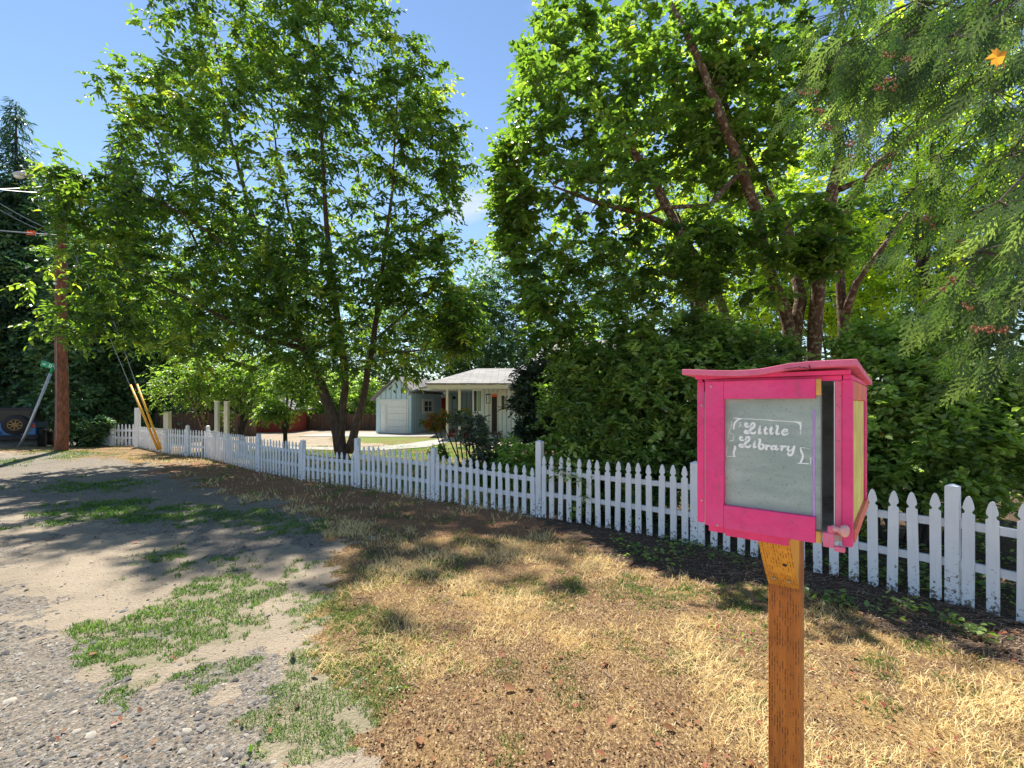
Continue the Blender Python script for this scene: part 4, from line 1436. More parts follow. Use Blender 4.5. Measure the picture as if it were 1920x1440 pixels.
# ------------------------------------------------------------------ dark garage and the blue off-roader on the left
gd = thing('dark_garage', 'low dark brown garage with flat roof behind the blue car', 'garage', P(0, 830, 27))
Yg = 27.0
xa, xb = (-60 - 960) / F * Yg, (74 - 960) / F * Yg
ztop = CAMH + (HOR - 757) / F * Yg
m_ = MB(); m_.bb(xa - 4, xb, Yg, Yg + 6, -1, ztop - .25)
m_.build('wall', M['brown_wall'], gd, runaxis=Vector((1, 0, 0)))
m_ = MB(); m_.bb(xa - 4.4, xb + .1, Yg - .5, Yg + 6.4, ztop - .248, ztop + .02); m_.build('roof', M['roof_dark'], gd)
m_ = MB(); m_.bb(xa - 4, xb - 1.1, Yg - .06, Yg - .01, -.8, ztop - .55); m_.build('garage_door', M['black_plastic'], gd)

JY = 20.0
jc = P(20, 830, JY); jc.z = -0.3
jr = math.radians(38)
jx = Vector((math.cos(jr), math.sin(jr), 0))
jy = Vector((-jx.y, jx.x, 0))        # forwards, away from the viewer
JA = (jx, jy, UP)
jeep = thing('parked_car', 'blue boxy off-roader seen from behind with its spare wheel on the tailgate', 'car', jc)


def jb(mb, a0, a1, b0, b1, z0, z1):
    return mb.box(jc + jx * ((a0 + a1) / 2) + jy * ((b0 + b1) / 2) + UP * ((z0 + z1) / 2), ((a1 - a0) / 2, (b1 - b0) / 2, (z1 - z0) / 2), JA)


m_ = MB(); jb(m_, -.78, .78, 0, 2.6, .55, 1.2); jb(m_, -.70, .70, 2.61, 3.9, .6, 1.15)
m_.build('body', M['jeep_blue'], jeep, bevel=.05)
m_ = MB()
for (z, b, w) in ((1.21, .0, .76),):
    pts = []
q0 = [(-.76, 1.205), (.76, 1.205), (.70, 1.78), (.62, 1.84), (-.62, 1.84), (-.70, 1.78)]
m_.prism([jc + jx * a + UP * z + jy * .02 for a, z in q0], jy * 2.1)
top = m_.build('hard_top', M['black_plastic'], jeep, bevel=.02)
m_ = MB(); jb(m_, -.58, .58, -.004, .018, 1.27, 1.70); m_.build('rear_window', M['glass'], jeep)
m_ = MB(); jb(m_, -.82, .82, -.22, -.01, .45, .66); m_.build('bumper', M['black_plastic'], jeep, bevel=.03)
for s in (-1, 1):
    m_ = MB(); jb(m_, s * .86 - .09, s * .86 + .09, .35, 1.35, .85, .92); jb(m_, s * .86 - .09, s * .86 + .09, .28, .345, .6, .9); m_.build('fender_flare', M['black_plastic'], jeep, bevel=.02)
    m_ = MB(); jb(m_, s * .70 - .06, s * .70 + .06, -.04, -.002, .95, 1.15); m_.build('tail_light', M['red_lens'], jeep, bevel=.01)
    m_ = MB(); jb(m_, s * .88 - .07, s * .88 + .07, 2.55, 2.7, 1.2, 1.38); m_.build('mirror', M['black_plastic'], jeep, bevel=.02)


def wheel(c, axis, r, w, parent, name='wheel'):
    ax = axis.normalized()
    m_ = MB(); m_.lathe(c, ax, [(0, r * .55), (.01, r * .62), (.012, r * .9), (w * .18, r), (w * .82, r), (w * .99, r * .9), (w, r * .6), (w, 0)], 28)
    ty = m_.build(name, M['rubber'], parent, smooth=True)
    m_ = MB(); m_.lathe(c - ax * .004, ax, [(.0, r * .56), (-.006, r * .53), (.03, r * .48), (.035, r * .1), (.0, r * .1), (.0, 0)], 28)
    u = ax.orthogonal().normalized(); v = ax.cross(u)
    rim = m_.build('rim', M['black_plastic'], ty, smooth=True)
    m_ = MB()
    for k in range(8):
        a = 2 * math.pi * k / 8
        d = u * math.cos(a) + v * math.sin(a); e = ax.cross(d)
        m_.box(c + d * (r * .31) + ax * .004, (r * .22, r * .05, .012), (d, e, ax))
    m_.lathe(c - ax * .008, ax, [(0, r * .56), (-.008, r * .545), (-.008, r * .49), (.01, r * .47)], 28)
    m_.lathe(c - ax * .004, ax, [(.01, r * .12), (-.01, r * .11), (-.012, 0)], 14)
    m_.build('spokes', M['bronze'], ty)
    return ty


wheel(jc + jx * .17 - jy * .30 + UP * 1.10, jy, .42, .27, jeep, 'spare_wheel')
wheel(jc + jx * .72 + jy * .85 + UP * .41, jx, .41, .25, jeep)
wheel(jc - jx * .72 + jy * .85 + UP * .41, -jx, .41, .25, jeep)
wheel(jc + jx * .72 + jy * 3.2 + UP * .41, jx, .41, .25, jeep)
m_ = MB(); jb(m_, -.62, -.3, -.235, -.222, .68, .84); m_.build('licence_plate', M['plate'], jeep)

# ------------------------------------------------------------------ the blue house
house = thing('house', 'pale blue board-sided house with grey shingle roof, attached garage and porch', 'house', G(830, 820))


def wall(p, q, z0, z1, m, parent, name='wall', th=.12, off=0.0):
    """vertical wall between ground points p and q; thickness goes away from the viewer"""
    p = Vector((p[0], p[1], 0)); q = Vector((q[0], q[1], 0))
    u = (q - p).normalized(); n = Vector((-u.y, u.x, 0))
    if n.dot(p) < 0: n = -n
    p = p - n * off; q = q - n * off
    mb = MB(); mb.prism([p + UP * z0, q + UP * z0, q + UP * z1, p + UP * z1], n * th)
    return mb.build(name, m, parent, runaxis=u)


def on_wall(p, q, px, off=0.0):
    """distance along wall p-q that the photo shows in column px"""
    k = (px - 960) / F
    # p + t(q-p): x = k*y
    dx, dy = q[0] - p[0], q[1] - p[1]
    return (k * p[1] - p[0]) / (dx - k * dy)


def rect_on(p, q, px0, px1, py0, py1, m, parent, name, th=.05, off=0.06):
    t0, t1 = on_wall(p, q, px0), on_wall(p, q, px1)
    a = (p[0] + (q[0] - p[0]) * t0, p[1] + (q[1] - p[1]) * t0); b = (p[0] + (q[0] - p[0]) * t1, p[1] + (q[1] - p[1]) * t1)
    ym = (a[1] + b[1]) / 2
    return wall(a, b, CAMH - (py1 - HOR) / F * ym, CAMH - (py0 - HOR) / F * ym, m, parent, name, th, off)


gA = (-7.88, 27.2); gB = (-5.72, 26.75)     # garage front
# garage gable wall
u_ = Vector((gB[0] - gA[0], gB[1] - gA[1], 0)).normalized(); n_ = Vector((-u_.y, u_.x, 0))
Lg = (Vector(gB) - Vector(gA)).length
pA = Vector((*gA, 0))
m_ = MB(); m_.prism([pA, pA + u_ * Lg, pA + u_ * Lg + UP * 2.28, pA + u_ * Lg * .62 + UP * 3.2, pA + UP * 2.02], n_ * .12)
m_.build('garage_wall', M['siding_blue'], house, runaxis=u_)
rect_on(gA, gB, 714.5, 766, 748.5, 813, M['white_trim'], house, 'garage_door_frame', .03, .04)
gdr = rect_on(gA, gB, 728, 763, 751, 812, M['white_trim'], house, 'garage_door', .03, .075)
for k in range(1, 5):
    y_ = 751 + k * 12.2
    rect_on(gA, gB, 728.5, 762.5, y_ - .15, y_ + .15, M['grey_slats'], gdr, 'panel_joint', .01, .085)
# thin white trellis leaning at the corner
m_ = MB(); ya = 26.9
m_.tube([P(713, 749, ya), P(722, 792, ya), P(722.5, 811, ya)], .03, 5); m_.tube([P(722, 757, ya), P(722, 811, ya)], .03, 5)
m_.tube([P(717, 761, ya), P(722, 761, ya)], .025, 4); m_.tube([P(719.5, 775, ya), P(722, 775, ya)], .025, 4)
tag(m_.build('trellis', M['white_trim']), 'narrow white trellis leaning beside the white garage door', 'trellis')
# garage roof
def roof_plane(pts, name='roof', th=.08, parent=house, m='shingle'):
    pts = [Vector(p) for p in pts]
    u = (pts[1] - pts[0]).normalized(); n = u.cross(pts[2] - pts[0]).normalized()
    if n.z < 0: n = -n
    v = n.cross(u)
    mb = MB(); mb.prism(pts, n * th)
    return mb.build(name, M[m], parent, suvaxes=(u, v))
back = n_ * 9
rA = pA - u_ * .25 + UP * 1.86 - n_ * .25; rB = pA + u_ * Lg * .62 + UP * 3.21 - n_ * .25; rC = pA + u_ * (Lg + .1) + UP * 2.30 - n_ * .25
roof_plane([rA, rB, rB + back, rA + back])
roof_plane([rB + u_ * .004, rC, rC + back, rB + u_ * .004 + back])
# wing wall with small window, running back from the garage corner
wA = (-5.70, 26.8); wB = (-4.72, 31.6)
wall(wA, wB, 0, 2.34, M['siding_blue'], house)
fr = rect_on(wA, wB, 791, 812.5, 748.5, 776, M['white_trim'], house, 'window', .05, .05)
rect_on(wA, wB, 795, 807, 752.5, 771, M['glass'], fr, 'pane', .02, .065)
rect_on(wA, wB, 800.7, 801.5, 752.5, 771, M['white_trim'], fr, 'mullion', .02, .08)
rect_on(wA, wB, 795, 807, 761.4, 762.4, M['white_trim'], fr, 'mullion', .02, .083)
# roof over the wing
e0 = Vector((-5.9, 26.4, 2.30)); e1 = Vector((-4.75, 31.4, 2.42)); r0 = Vector((-3.2, 26.6, 3.5)) + Vector((0, 2, 0)); r1 = Vector((-2.0, 33, 3.6))
roof_plane([e0 + Vector((0.1, 0, 0)), e1, Vector((-1.6, 32.0, 3.55)), Vector((-2.9, 28.2, 3.45))])
m_ = MB(); m_.prism([e0 + Vector((0, 0, -.14)), e1 + Vector((0, 0, -.14)), e1, e0], Vector((.05, 0, 0))); m_.build('fascia', M['white_trim'], house)
# porch back wall
bA = (-4.70, 31.5); bB = (-2.55, 31.5)
wall(bA, bB, 0, 2.5, M['siding_blue'], house)
rect_on(bA, bB, 825.5, 846, 743, 806, M['white_trim'], house, 'door_frame', .03, .04)
dd = rect_on(bA, bB, 828, 841, 746, 805, M['red_paint'], house, 'door', .03, .075)
rect_on(bA, bB, 839, 840.3, 776, 779, M['bronze'], dd, 'handle', .03, .11)
m_ = MB(); c = P(851.5, 745, 31.3); m_.lathe(c, (0, -1, -.6), [(0, .09), (.05, .11), (.16, .06), (.17, 0)], 12); m_.build('porch_lamp', M['lantern_metal'], house)
m_ = MB(); m_.bb(-4.9, -1.9, 24.5, 31.45, 2.44, 2.5); m_.build('porch_ceiling', M['white_trim'], house)
m_ = MB(); m_.bb(-3.4, -1.85, 24.0, 31.4, .005, .16); m_.build('porch_floor', M['red_shed'], house)
# front block
fA = (-1.86, 23.2); fB = (4.2, 22.6)
wall((-1.87, 31.3), (-1.87, 23.3), 0, 2.5, M['siding_blue'], house, 'side_wall', .1)
wall(fA, fB, 0, 2.52, M['siding_grey'], house, 'wall')
fr = rect_on(fA, fB, 886.5, 903.5, 729, 774, M['white_trim'], house, 'window', .05, .05)
rect_on(fA, fB, 889, 894.2, 733, 771, M['glass'], fr, 'pane', .02, .066)
rect_on(fA, fB, 895.2, 902, 733, 771, M['siding_green'], fr, 'curtain', .02, .064)
fr = rect_on(fA, fB, 920, 934, 734, 812, M['cream_trim'], house, 'door_frame', .04, .04)
rect_on(fA, fB, 922.5, 932, 739.5, 811, M['brown_wall'], house, 'door', .03, .075)
rect_on(fA, fB, 922.5, 932, 739.5, 744, M['orange_plastic'], house, 'door_header', .02, .09)
fr = rect_on(fA, fB, 937, 949, 731, 770, M['cream_trim'], house, 'window', .05, .04)
rect_on(fA, fB, 940.5, 946, 742, 768, M['glass'], fr, 'pane', .02, .056)
# lantern
ln = P(915.5, 748, 22.7)
m_ = MB(); m_.bb(ln.x - .1, ln.x + .1, ln.y - .1, ln.y + .1, ln.z - .22, ln.z - .19); m_.bb(ln.x - .12, ln.x + .12, ln.y - .12, ln.y + .12, ln.z + .19, ln.z + .24)
for sx in (-1, 1):
    for sy in (-1, 1): m_.bb(ln.x + sx * .09 - .01, ln.x + sx * .09 + .01, ln.y + sy * .09 - .01, ln.y + sy * .09 + .01, ln.z - .19, ln.z + .19)
m_.bb(ln.x - .02, ln.x + .02, ln.y + .1, ln.y + .3, ln.z + .2, ln.z + .23)
lt_ = m_.build('wall_lantern', M['lantern_metal'], house)
m_ = MB(); m_.ellip(ln, (.04, .04, .07)); m_.build('bulb', M['plate'], lt_)
# posts of the porch
for px_, w_ in ((838.5, .11), (861.5, .12)):
    g = P(px_, 800, 22.7)
    m_ = MB(); m_.bb(g.x - w_ / 2, g.x + w_ / 2, 22.7 - w_ / 2, 22.7 + w_ / 2, 0, 2.42); m_.build('porch_post', M['cream_trim'], house)
# eave beam and hip roof of the front block
ey = 22.3
m_ = MB(); m_.bb(-4.05, 5.0, ey, ey + .12, 2.42, 2.60); m_.build('fascia', M['cream_trim'], house)
m_ = MB(); m_.bb(-4.05, -3.93, ey + .121, 31, 2.42, 2.60); m_.build('fascia', M['white_trim'], house)
EZ = 2.605
a = Vector((-4.1, ey - .05, EZ)); b = Vector((-.65, ey - .05, EZ)); rl = Vector((-1.95, 26.3, 3.60)); rr_ = Vector((.75, 26.3, 3.60))
roof_plane([a, b, rr_, rl])
roof_plane([Vector((-4.1, 30.5, EZ)), a + Vector((-.003, .003, 0)), rl + Vector((-.003, 0, 0)), Vector((-1.95, 30.5, 3.60))])
b2 = Vector((5.2, ey - .05, EZ))
roof_plane([b + Vector((.004, 0, 0)), b2, Vector((9.0, 30.5, 5.75)), Vector((2.8, 30.5, 5.75))])
# higher gable further right
gY = 21.8
m_ = MB(); m_.prism([P(1085, 830, gY), P(1230, 830, gY), P(1230, 640, gY), P(1215, 633, gY), P(1085, 690, gY)], (0, .15, 0)); m_.build('gable_wall', M['siding_green'], house, runaxis=Vector((1, 0, 0)))
roof_plane([P(1075, 690, gY - .3), P(1216, 630, gY - .3), P(1216, 630, gY - .3) + Vector((0, 8, 0)), P(1075, 690, gY - .3) + Vector((0, 8, 0))])
roof_plane([P(1216.5, 630, gY - .3), P(1330, 680, gY - .3), P(1330, 680, gY - .3) + Vector((0, 8, 0)), P(1216.5, 630, gY - .3) + Vector((0, 8, 0))])
# red brown bench in front
bn = thing('garden_bench', 'low red-brown wooden bench in front of the house wall', 'bench', P(921, 822, 22.2))
bz = CAMH - (812 - HOR) / F * 22.2
x0, x1 = P(903, 0, 22.2).x, P(941, 0, 22.2).x
m_ = MB()
for k in range(3): m_.bb(x0, x1, 22.0 + k * .14, 22.12 + k * .14, bz - .05, bz)
m_.build('seat', M['red_shed'], bn)
for xx_ in (x0 + .08, x1 - .08):
    m_ = MB(); m_.bb(xx_ - .04, xx_ + .04, 22.02, 22.38, 0, bz - .052); m_.build('leg', M['red_shed'], bn)

# brown board fence at the back of the lawn, and the red shed behind it
def board_fence(label, P0, P1, h0, h1):
    p = Vector((*P0, 0)); q = Vector((*P1, 0)); u = (q - p).normalized(); n = Vector((-u.y, u.x, 0))
    t = thing('board_fence', label, 'fence', (p + q) / 2)
    mb = MB(); mb.prism([p, q, q + UP * h1, p + UP * h0], n * .03); mb.build('boards', M['board_fence'], t, runaxis=u)
    k = int((q - p).length / 2.4)
    for i in range(k + 1):
        c = p + u * (i * 2.4 + .1) - n * .05
        hh = h0 + (h1 - h0) * i / max(1, k)
        m_ = MB(); m_.box(c + UP * hh / 2, (.045, .045, hh / 2 + .03), (u, n, UP)); m_.build('post', M['bark_dark'], t)
    return t


board_fence('weathered brown board fence beside the twin tall cream posts', (-17.5, 23.0), (-13.6, 25.0), 1.25, 1.15)
board_fence('long low brown board fence between the big tree and the garage', (-13.2, 30.2), (-7.9, 30.2), 1.05, 1.0)
sh = thing('red_shed', 'red-walled shed seen under the small trees behind the fence', 'shed', P(505, 812, 28))
sx0, sx1 = P(474, 0, 28).x, P(545, 0, 28).x
m_ = MB(); m_.bb(sx0, sx1, 28, 31, 0, 1.35); m_.prism([(sx0, 28.0, 1.351), (sx1, 28.0, 1.351), ((sx0 + sx1) / 2, 28.0, 2.2)], (0, 3, 0)); m_.build('wall', M['red_shed'], sh)
roof_plane([(sx0 - .2, 27.7, 1.3), ((sx0 + sx1) / 2, 27.7, 2.25), ((sx0 + sx1) / 2, 31.2, 2.25), (sx0 - .2, 31.2, 1.3)], parent=sh)
roof_plane([((sx0 + sx1) / 2 + .01, 27.7, 2.25), (sx1 + .2, 27.7, 1.3), (sx1 + .2, 31.2, 1.3), ((sx0 + sx1) / 2 + .01, 31.2, 2.25)], parent=sh)
# small white post behind the fence by the tall fence post
m_ = MB(); c = P(1034, 900, 8.2); m_.bb(c.x - .05, c.x + .05, 8.15, 8.25, 0, .62); tag(m_.build('garden_post', M['picket']), 'short white post standing just behind the picket fence', 'post')

# ------------------------------------------------------------------ vegetation builders
LEAF6 = np.array([[0, 0, 0], [0.33, 0.5, 0.10], [0.72, 0.36, 0.08], [1, 0, -0.06], [0.72, -0.36, 0.08], [0.33, -0.5, 0.10]])


def norm(v):
    return v / np.maximum(1e-9, np.linalg.norm(v, axis=-1, keepdims=True))


def leaf_object(name, pos, d, n, L, W, m, tint, parent, simple=False):
    """pos, d (leaf direction), n (leaf normal): (k,3); L, W: length and width"""
    d = norm(d)
    n = norm(n - d * (n * d).sum(1, keepdims=True))
    s = np.cross(d, n)
    k = len(pos)
    if simple:
        T = np.array([[0, 0, 0], [0.45, 0.5, 0.05], [1, 0, -0.04], [0.45, -0.5, 0.05]])
    else:
        T = LEAF6
    V = (pos[:, None, :] + d[:, None, :] * (T[None, :, 0:1] * L[:, None, None]) + s[:, None, :] * (T[None, :, 1:2] * W[:, None, None]) + n[:, None, :] * (T[None, :, 2:3] * L[:, None, None]))
    q = len(T)
    o = np.arange(k) * q
    if simple:
        f = np.stack([o, o + 1, o + 2, o + 3], 1); t = tint
    else:
        f = np.concatenate([np.stack([o, o + 1, o + 2, o + 3], 1), np.stack([o, o + 3, o + 4, o + 5], 1)]); t = np.concatenate([tint, tint])
    return np_mesh(name, V.reshape(-1, 3), f, None, m, t, parent)


def ell_points(ells, n, shell=0.55):
    """random points in a union of ellipsoids (centre, radii, weight), more of them near the surface"""
    w = np.array([e[2] for e in ells], float); w /= w.sum()
    ch = rng.choice(len(ells), n, p=w)
    c = np.array([tuple(e[0]) for e in ells])[ch]; r = np.array([tuple(e[1]) for e in ells])[ch]
    v = norm(rng.normal(size=(n, 3)))
    rad = (shell + (1 - shell) * rng.random(n)) ** 0.8
    rad = np.where(rng.random(n) < 0.25, rng.random(n) ** 0.4, rad)
    rad *= 1 + 0.12 * rng.normal(size=n).clip(-1, 1.3)
    return c + v * r * rad[:, None], c


def grow(stems, pts, parent, m, r_tip=0.006, r0=None, up=0.6, name='trunk', seg=6, step=0.35, keep=1.0):
    """stems: list of (polyline, radii). Branches are grown from the stems to every point. returns out-going direction at each point"""
    nodes = []; nrad = []
    mb = MB()
    for poly, rad in stems:
        poly = [Vector(p) for p in poly]
        pr = []; rr = []
        for i in range(len(poly) - 1):
            a, b = poly[i], poly[i + 1]
            k = max(2, int((b - a).length / step))
            for j in range(k):
                t = j / k
                # smooth with a little wander
                pr.append(a.lerp(b, t) + Vector((R(-1, 1), R(-1, 1), 0)) * rad[i] * 0.22)
                rr.append(rad[i] + (rad[i + 1] - rad[i]) * t)
        pr.append(poly[-1]); rr.append(rad[-1])
        mb.tube(pr, rr, max(seg, 10), True)
        nodes += [tuple(p) for p in pr]; nrad += rr
    N_ = np.array(nodes); NR = list(nrad)
    # nearest points first, so far ones hang on their branches
    dist = np.array([np.min(np.linalg.norm(N_ - p, axis=1)) for p in pts])
    order = np.argsort(dist)
    cap = len(N_) + len(pts) * 14
    buf = np.zeros((cap, 3)); buf[:len(N_)] = N_; cnt = len(N_)
    rb = np.zeros(cap); rb[:cnt] = NR
    dirs = np.zeros((len(pts), 3))
    for qi in order:
        p = pts[qi]
        dv = buf[:cnt] - p
        dd = np.sqrt((dv ** 2).sum(1)) + up * np.maximum(0, dv[:, 2]) + 0.25 * np.maximum(0, 0.02 - rb[:cnt]) / 0.02
        k = int(np.argmin(dd)); a = buf[k]; L = float(np.linalg.norm(p - a))
        ns = min(12, max(2, int(L / step) + 1))
        bow = Vector((R(-1, 1), R(-1, 1), R(-.3, 1))) * (0.10 * L)
        path = []
        for j in range(ns + 1):
            t = j / ns
            q = Vector(a).lerp(Vector(p), t) + bow * (4 * t * (1 - t)) * 0.6 + Vector((R(-1, 1), R(-1, 1), R(-1, 1))) * 0.03 * L * (0 < j < ns)
            path.append(q)
        rs = min(rb[k] * 0.62, r_tip + 0.011 * L)
        rs = max(rs, r_tip)
        if R(0, 1) < keep or L > 1.0:
            mb.tube(path, [rs + (r_tip * .6 - rs) * (j / ns) for j in range(ns + 1)], 4 if rs < 0.02 else seg, False)
        for j in range(1, ns + 1):
            if cnt < cap:
                buf[cnt] = path[j]; rb[cnt] = rs * (1 - 0.75 * j / ns); cnt += 1
        dirs[qi] = np.array(path[-1] - path[-2])
    o = mb.build(name, m, parent, smooth=True)
    return norm(dirs)


def sprays(pts, dirs, per, twigs, tlen, L, W, droop=0.3, spread=0.9, flat=0.6, jitter=0.25, hang=0.3):
    """leafy twigs around each point -> arrays pos, dir, normal, L, W and cluster index"""
    n = len(pts)
    ti = np.repeat(np.arange(n), twigs)
    td = dirs[ti] * 0.7 + rng.normal(size=(len(ti), 3)) * spread * np.array([1, 1, flat])
    td[:, 2] -= droop * 0.5
    td = norm(td)
    tl = tlen * (0.5 + rng.random(len(ti)))
    li = np.repeat(np.arange(len(ti)), per)
    k = len(li)
    s = np.tile(np.arange(per), len(ti)) / per + rng.random(k) * 0.1
    base = pts[ti][li] - td[li] * 0.25 * tl[li][:, None]
    pos = base + td[li] * (s * tl[li])[:, None]
    pos[:, 2] -= droop * (s ** 2) * tl[li]
    side = norm(np.cross(td[li], np.array([0, 0, 1.0])))
    sg = np.where(np.arange(k) % 2 == 0, 1.0, -1.0)
    tdir = td[li].copy(); tdir[:, 2] -= droop * s
    d = tdir * 0.75 + side * sg[:, None] * 0.8 + rng.normal(size=(k, 3)) * jitter
    d[:, 2] -= hang
    nn = np.array([0, 0, 1.0]) + rng.normal(size=(k, 3)) * 0.45
    LL = L * (0.65 + 0.6 * rng.random(k)); WW = W * (0.7 + 0.5 * rng.random(k))
    pos = pos + rng.normal(size=(k, 3)) * 0.01
    return pos, d, nn, LL, WW, ti[li]


def tinted(ci, n, base=0.45, cv=0.22, lv=0.16, rare=0.004):
    ct = rng.normal(size=n) * cv
    t = base + ct[ci] + rng.normal(size=len(ci)) * lv
    t = np.clip(t, 0, 0.95)
    t[rng.random(len(ci)) < rare] = 1.0
    return t


def tree(name, label, cat, base, stems, ells, n, mleaf, mbark, per=8, twigs=4, tlen=.45, L=.12, W=.055, droop=.3, spread=.9, hang=.3, shell=.55, simple=False, tint=.45, cv=.22, group=None, up=.6, r_tip=.006, keep=1.0, flat=.6, rare=.004, cond=None, zmin=None, bands=0.0):
    t = thing(name, label, cat, base, group)
    pts, cen = ell_points(ells, n, shell)
    if cond is not None:
        pts = pts[cond(pts)]
    if zmin is not None:
        pts = pts[pts[:, 2] > zmin]
    dirs = grow(stems, pts, t, M[mbark], r_tip=r_tip, up=up, keep=keep)
    dirs[:, 2] *= .6
    pos, d, nn, LL, WW, ci = sprays(pts, norm(dirs), per, twigs, tlen, L, W, droop, spread, flat, hang=hang)
    leaf_object('crown', pos, d, nn, LL, WW, M[mleaf], tinted(ci, len(pts), tint, cv, rare=rare), t, simple)
    return t


def E3(px, py, y, rx, ry, rd, w=None):
    """ellipsoid from its place in the photo: centre, distance, half sizes in photo pixels, half depth in metres"""
    c = P(px, py, y); k = y / F
    r = (rx * k, rd, ry * k)
    return ((c.x, c.y, c.z), r, w if w else rx * ry * k * k)

# ------------------------------------------------------------------ the big cherry tree behind the fence
cb = Vector((-5.25, 14.6, 0))
c_ = lambda px, py, y=14.6: P(px, py, y)
stems = [
    ([cb + Vector((0, 0, -.1)), c_(632, 815), c_(618, 760), c_(600, 715), c_(572, 655), c_(545, 590), c_(500, 480), c_(462, 370), c_(430, 250), c_(400, 60, 14)], [.21, .19, .165, .15, .13, .12, .09, .06, .035, .012]),
    ([c_(634, 835), c_(640, 790), c_(648, 730), c_(640, 640), c_(620, 520), c_(610, 380), c_(600, 200), c_(595, -40)], [.15, .12, .11, .11, .09, .065, .04, .012]),
    ([c_(652, 848), c_(668, 800), c_(682, 740), c_(700, 640, 14.2), c_(715, 520, 14), c_(735, 360, 14), c_(745, 180, 14)], [.15, .12, .1, .085, .065, .04, .012]),
    ([c_(572, 655), c_(480, 630, 14), c_(380, 575, 13.5), c_(270, 520, 13.2), c_(170, 470, 13)], [.08, .06, .045, .03, .01]),
    ([c_(530, 550), c_(440, 470, 14), c_(340, 400, 13.4), c_(230, 340, 13)], [.06, .045, .03, .01]),
    ([c_(560, 640), c_(470, 600, 15), c_(400, 520, 15.5), c_(330, 380, 15.5), c_(270, 200, 15.2)], [.07, .055, .045, .03, .01]),
    ([c_(640, 640), c_(560, 480, 16), c_(520, 300, 16.4), c_(500, 100, 16.4)], [.07, .05, .03, .012]),
    ([c_(700, 640, 14.2), c_(790, 560, 13.6), c_(860, 480, 13.4)], [.05, .03, .01]),
    ([c_(690, 660, 14.2), c_(760, 660, 13), c_(840, 650, 12.4)], [.05, .03, .01]),
]
ells = [
    E3(500, 330, 14.8, 235, 300, 3.0), E3(310, 470, 14.0, 200, 170, 2.2), E3(195, 400, 13.0, 80, 100, 1.0, 2),
    E3(790, 400, 14.2, 100, 270, 2.0), E3(640, 540, 14.4, 250, 150, 3.0), E3(310, 210, 15.0, 95, 110, 1.6, 4.5), E3(770, 200, 14.4, 85, 120, 1.2, 4),
    E3(640, 130, 14.8, 120, 200, 2.6), E3(470, 20, 15, 190, 150, 2.4), E3(780, 640, 13.0, 100, 70, 1.2), E3(860, 600, 13.0, 45, 70, .8, 2.5),
    E3(440, 620, 13.6, 230, 80, 1.6), E3(850, 300, 14, 40, 70, .8, 1), E3(620, -60, 15, 130, 120, 2.2), E3(170, 590, 12.8, 75, 60, .8, 1.0),
    E3(640, 680, 13.2, 130, 50, 1.3), E3(560, 520, 12.8, 150, 110, 1.0), E3(780, 520, 13.2, 90, 110, 1.0), E3(120, 345, 13.0, 55, 50, .6, .9),
]
tree('cherry_tree', 'big three-stemmed cherry tree with drooping leaves behind the white fence', 'tree', cb, stems, ells, 2150, 'leaf_cherry', 'bark_cherry', per=9, twigs=4, tlen=.6, L=.18, W=.082, droop=.25, spread=.85, hang=.35, shell=.35, tint=.40, cv=.28, r_tip=.007, rare=.003, cond=lambda p: p[:, 2] > 2.3)

# ------------------------------------------------------------------ the near broad-leaved tree on the right
c_ = lambda px, py, y=9.2: P(px, py, y)
b2_ = Vector((5.55, 9.3, 0))
stems = [
    ([b2_ + Vector((-.05, 0, -.1)), c_(1482, 640), c_(1470, 580), c_(1440, 500, 9.0), c_(1420, 400, 8.8), c_(1390, 320, 8.6), c_(1345, 200, 8.4), c_(1300, 90, 8.6), c_(1260, 10, 9)], [.17, .12, .11, .10, .095, .09, .075, .06, .03]),
    ([b2_ + Vector((.0, .1, -.1)), c_(1492, 630), c_(1502, 560), c_(1490, 480, 9.4), c_(1475, 420, 9.4), c_(1420, 330, 9.6), c_(1370, 230, 9.6), c_(1330, 60, 9.6)], [.16, .12, .11, .095, .085, .07, .05, .02]),
    ([b2_ + Vector((.3, 0, -.1)), c_(1528, 650, 9.1), c_(1532, 560, 9), c_(1545, 450, 8.9), c_(1560, 360, 8.8), c_(1575, 300, 8.7), c_(1560, 180, 8.6), c_(1580, 20, 8.4)], [.17, .13, .125, .115, .105, .09, .06, .03]),
    ([b2_ + Vector((.75, .3, -.1)), c_(1580, 640, 9.6), c_(1578, 560, 9.6), c_(1572, 470, 9.6), c_(1590, 380, 9.6), c_(1640, 310, 9.4), c_(1720, 250, 9.2), c_(1820, 190, 9)], [.16, .11, .09, .08, .07, .06, .045, .02]),
    ([c_(1580, 600, 9.6), c_(1605, 530, 9.3), c_(1650, 470, 9), c_(1700, 400, 9)], [.10, .07, .05, .03]),
    ([b2_ + Vector((-.12, -.05, -.1)), P(1420, 760, 9.4), P(1330, 650, 9.5), c_(1318, 590, 9.4), c_(1295, 510, 9.2), c_(1270, 430, 9), c_(1220, 330, 8.8), c_(1150, 230, 8.5), c_(1090, 120, 8.2)], [.14, .13, .12, .11, .10, .085, .07, .05, .02]),
    ([b2_ + Vector((-.05, .1, -.1)), P(1430, 740, 9.6), P(1375, 650, 9.8), c_(1362, 600, 10), c_(1340, 540, 10), c_(1300, 470, 10), c_(1270, 400, 10)], [.13, .12, .11, .10, .07, .05, .03]),
    ([c_(1270, 430, 9), c_(1200, 400, 8.4), c_(1120, 380, 8), c_(1040, 350, 7.8)], [.06, .05, .035, .015]),
    ([c_(1390, 320, 8.6), c_(1330, 385, 8.2), c_(1240, 390, 8), c_(1160, 430, 7.8)], [.05, .04, .03, .012]),
    ([c_(1560, 360, 8.8), c_(1640, 330, 8.3), c_(1700, 270, 8)], [.06, .045, .02]),
]
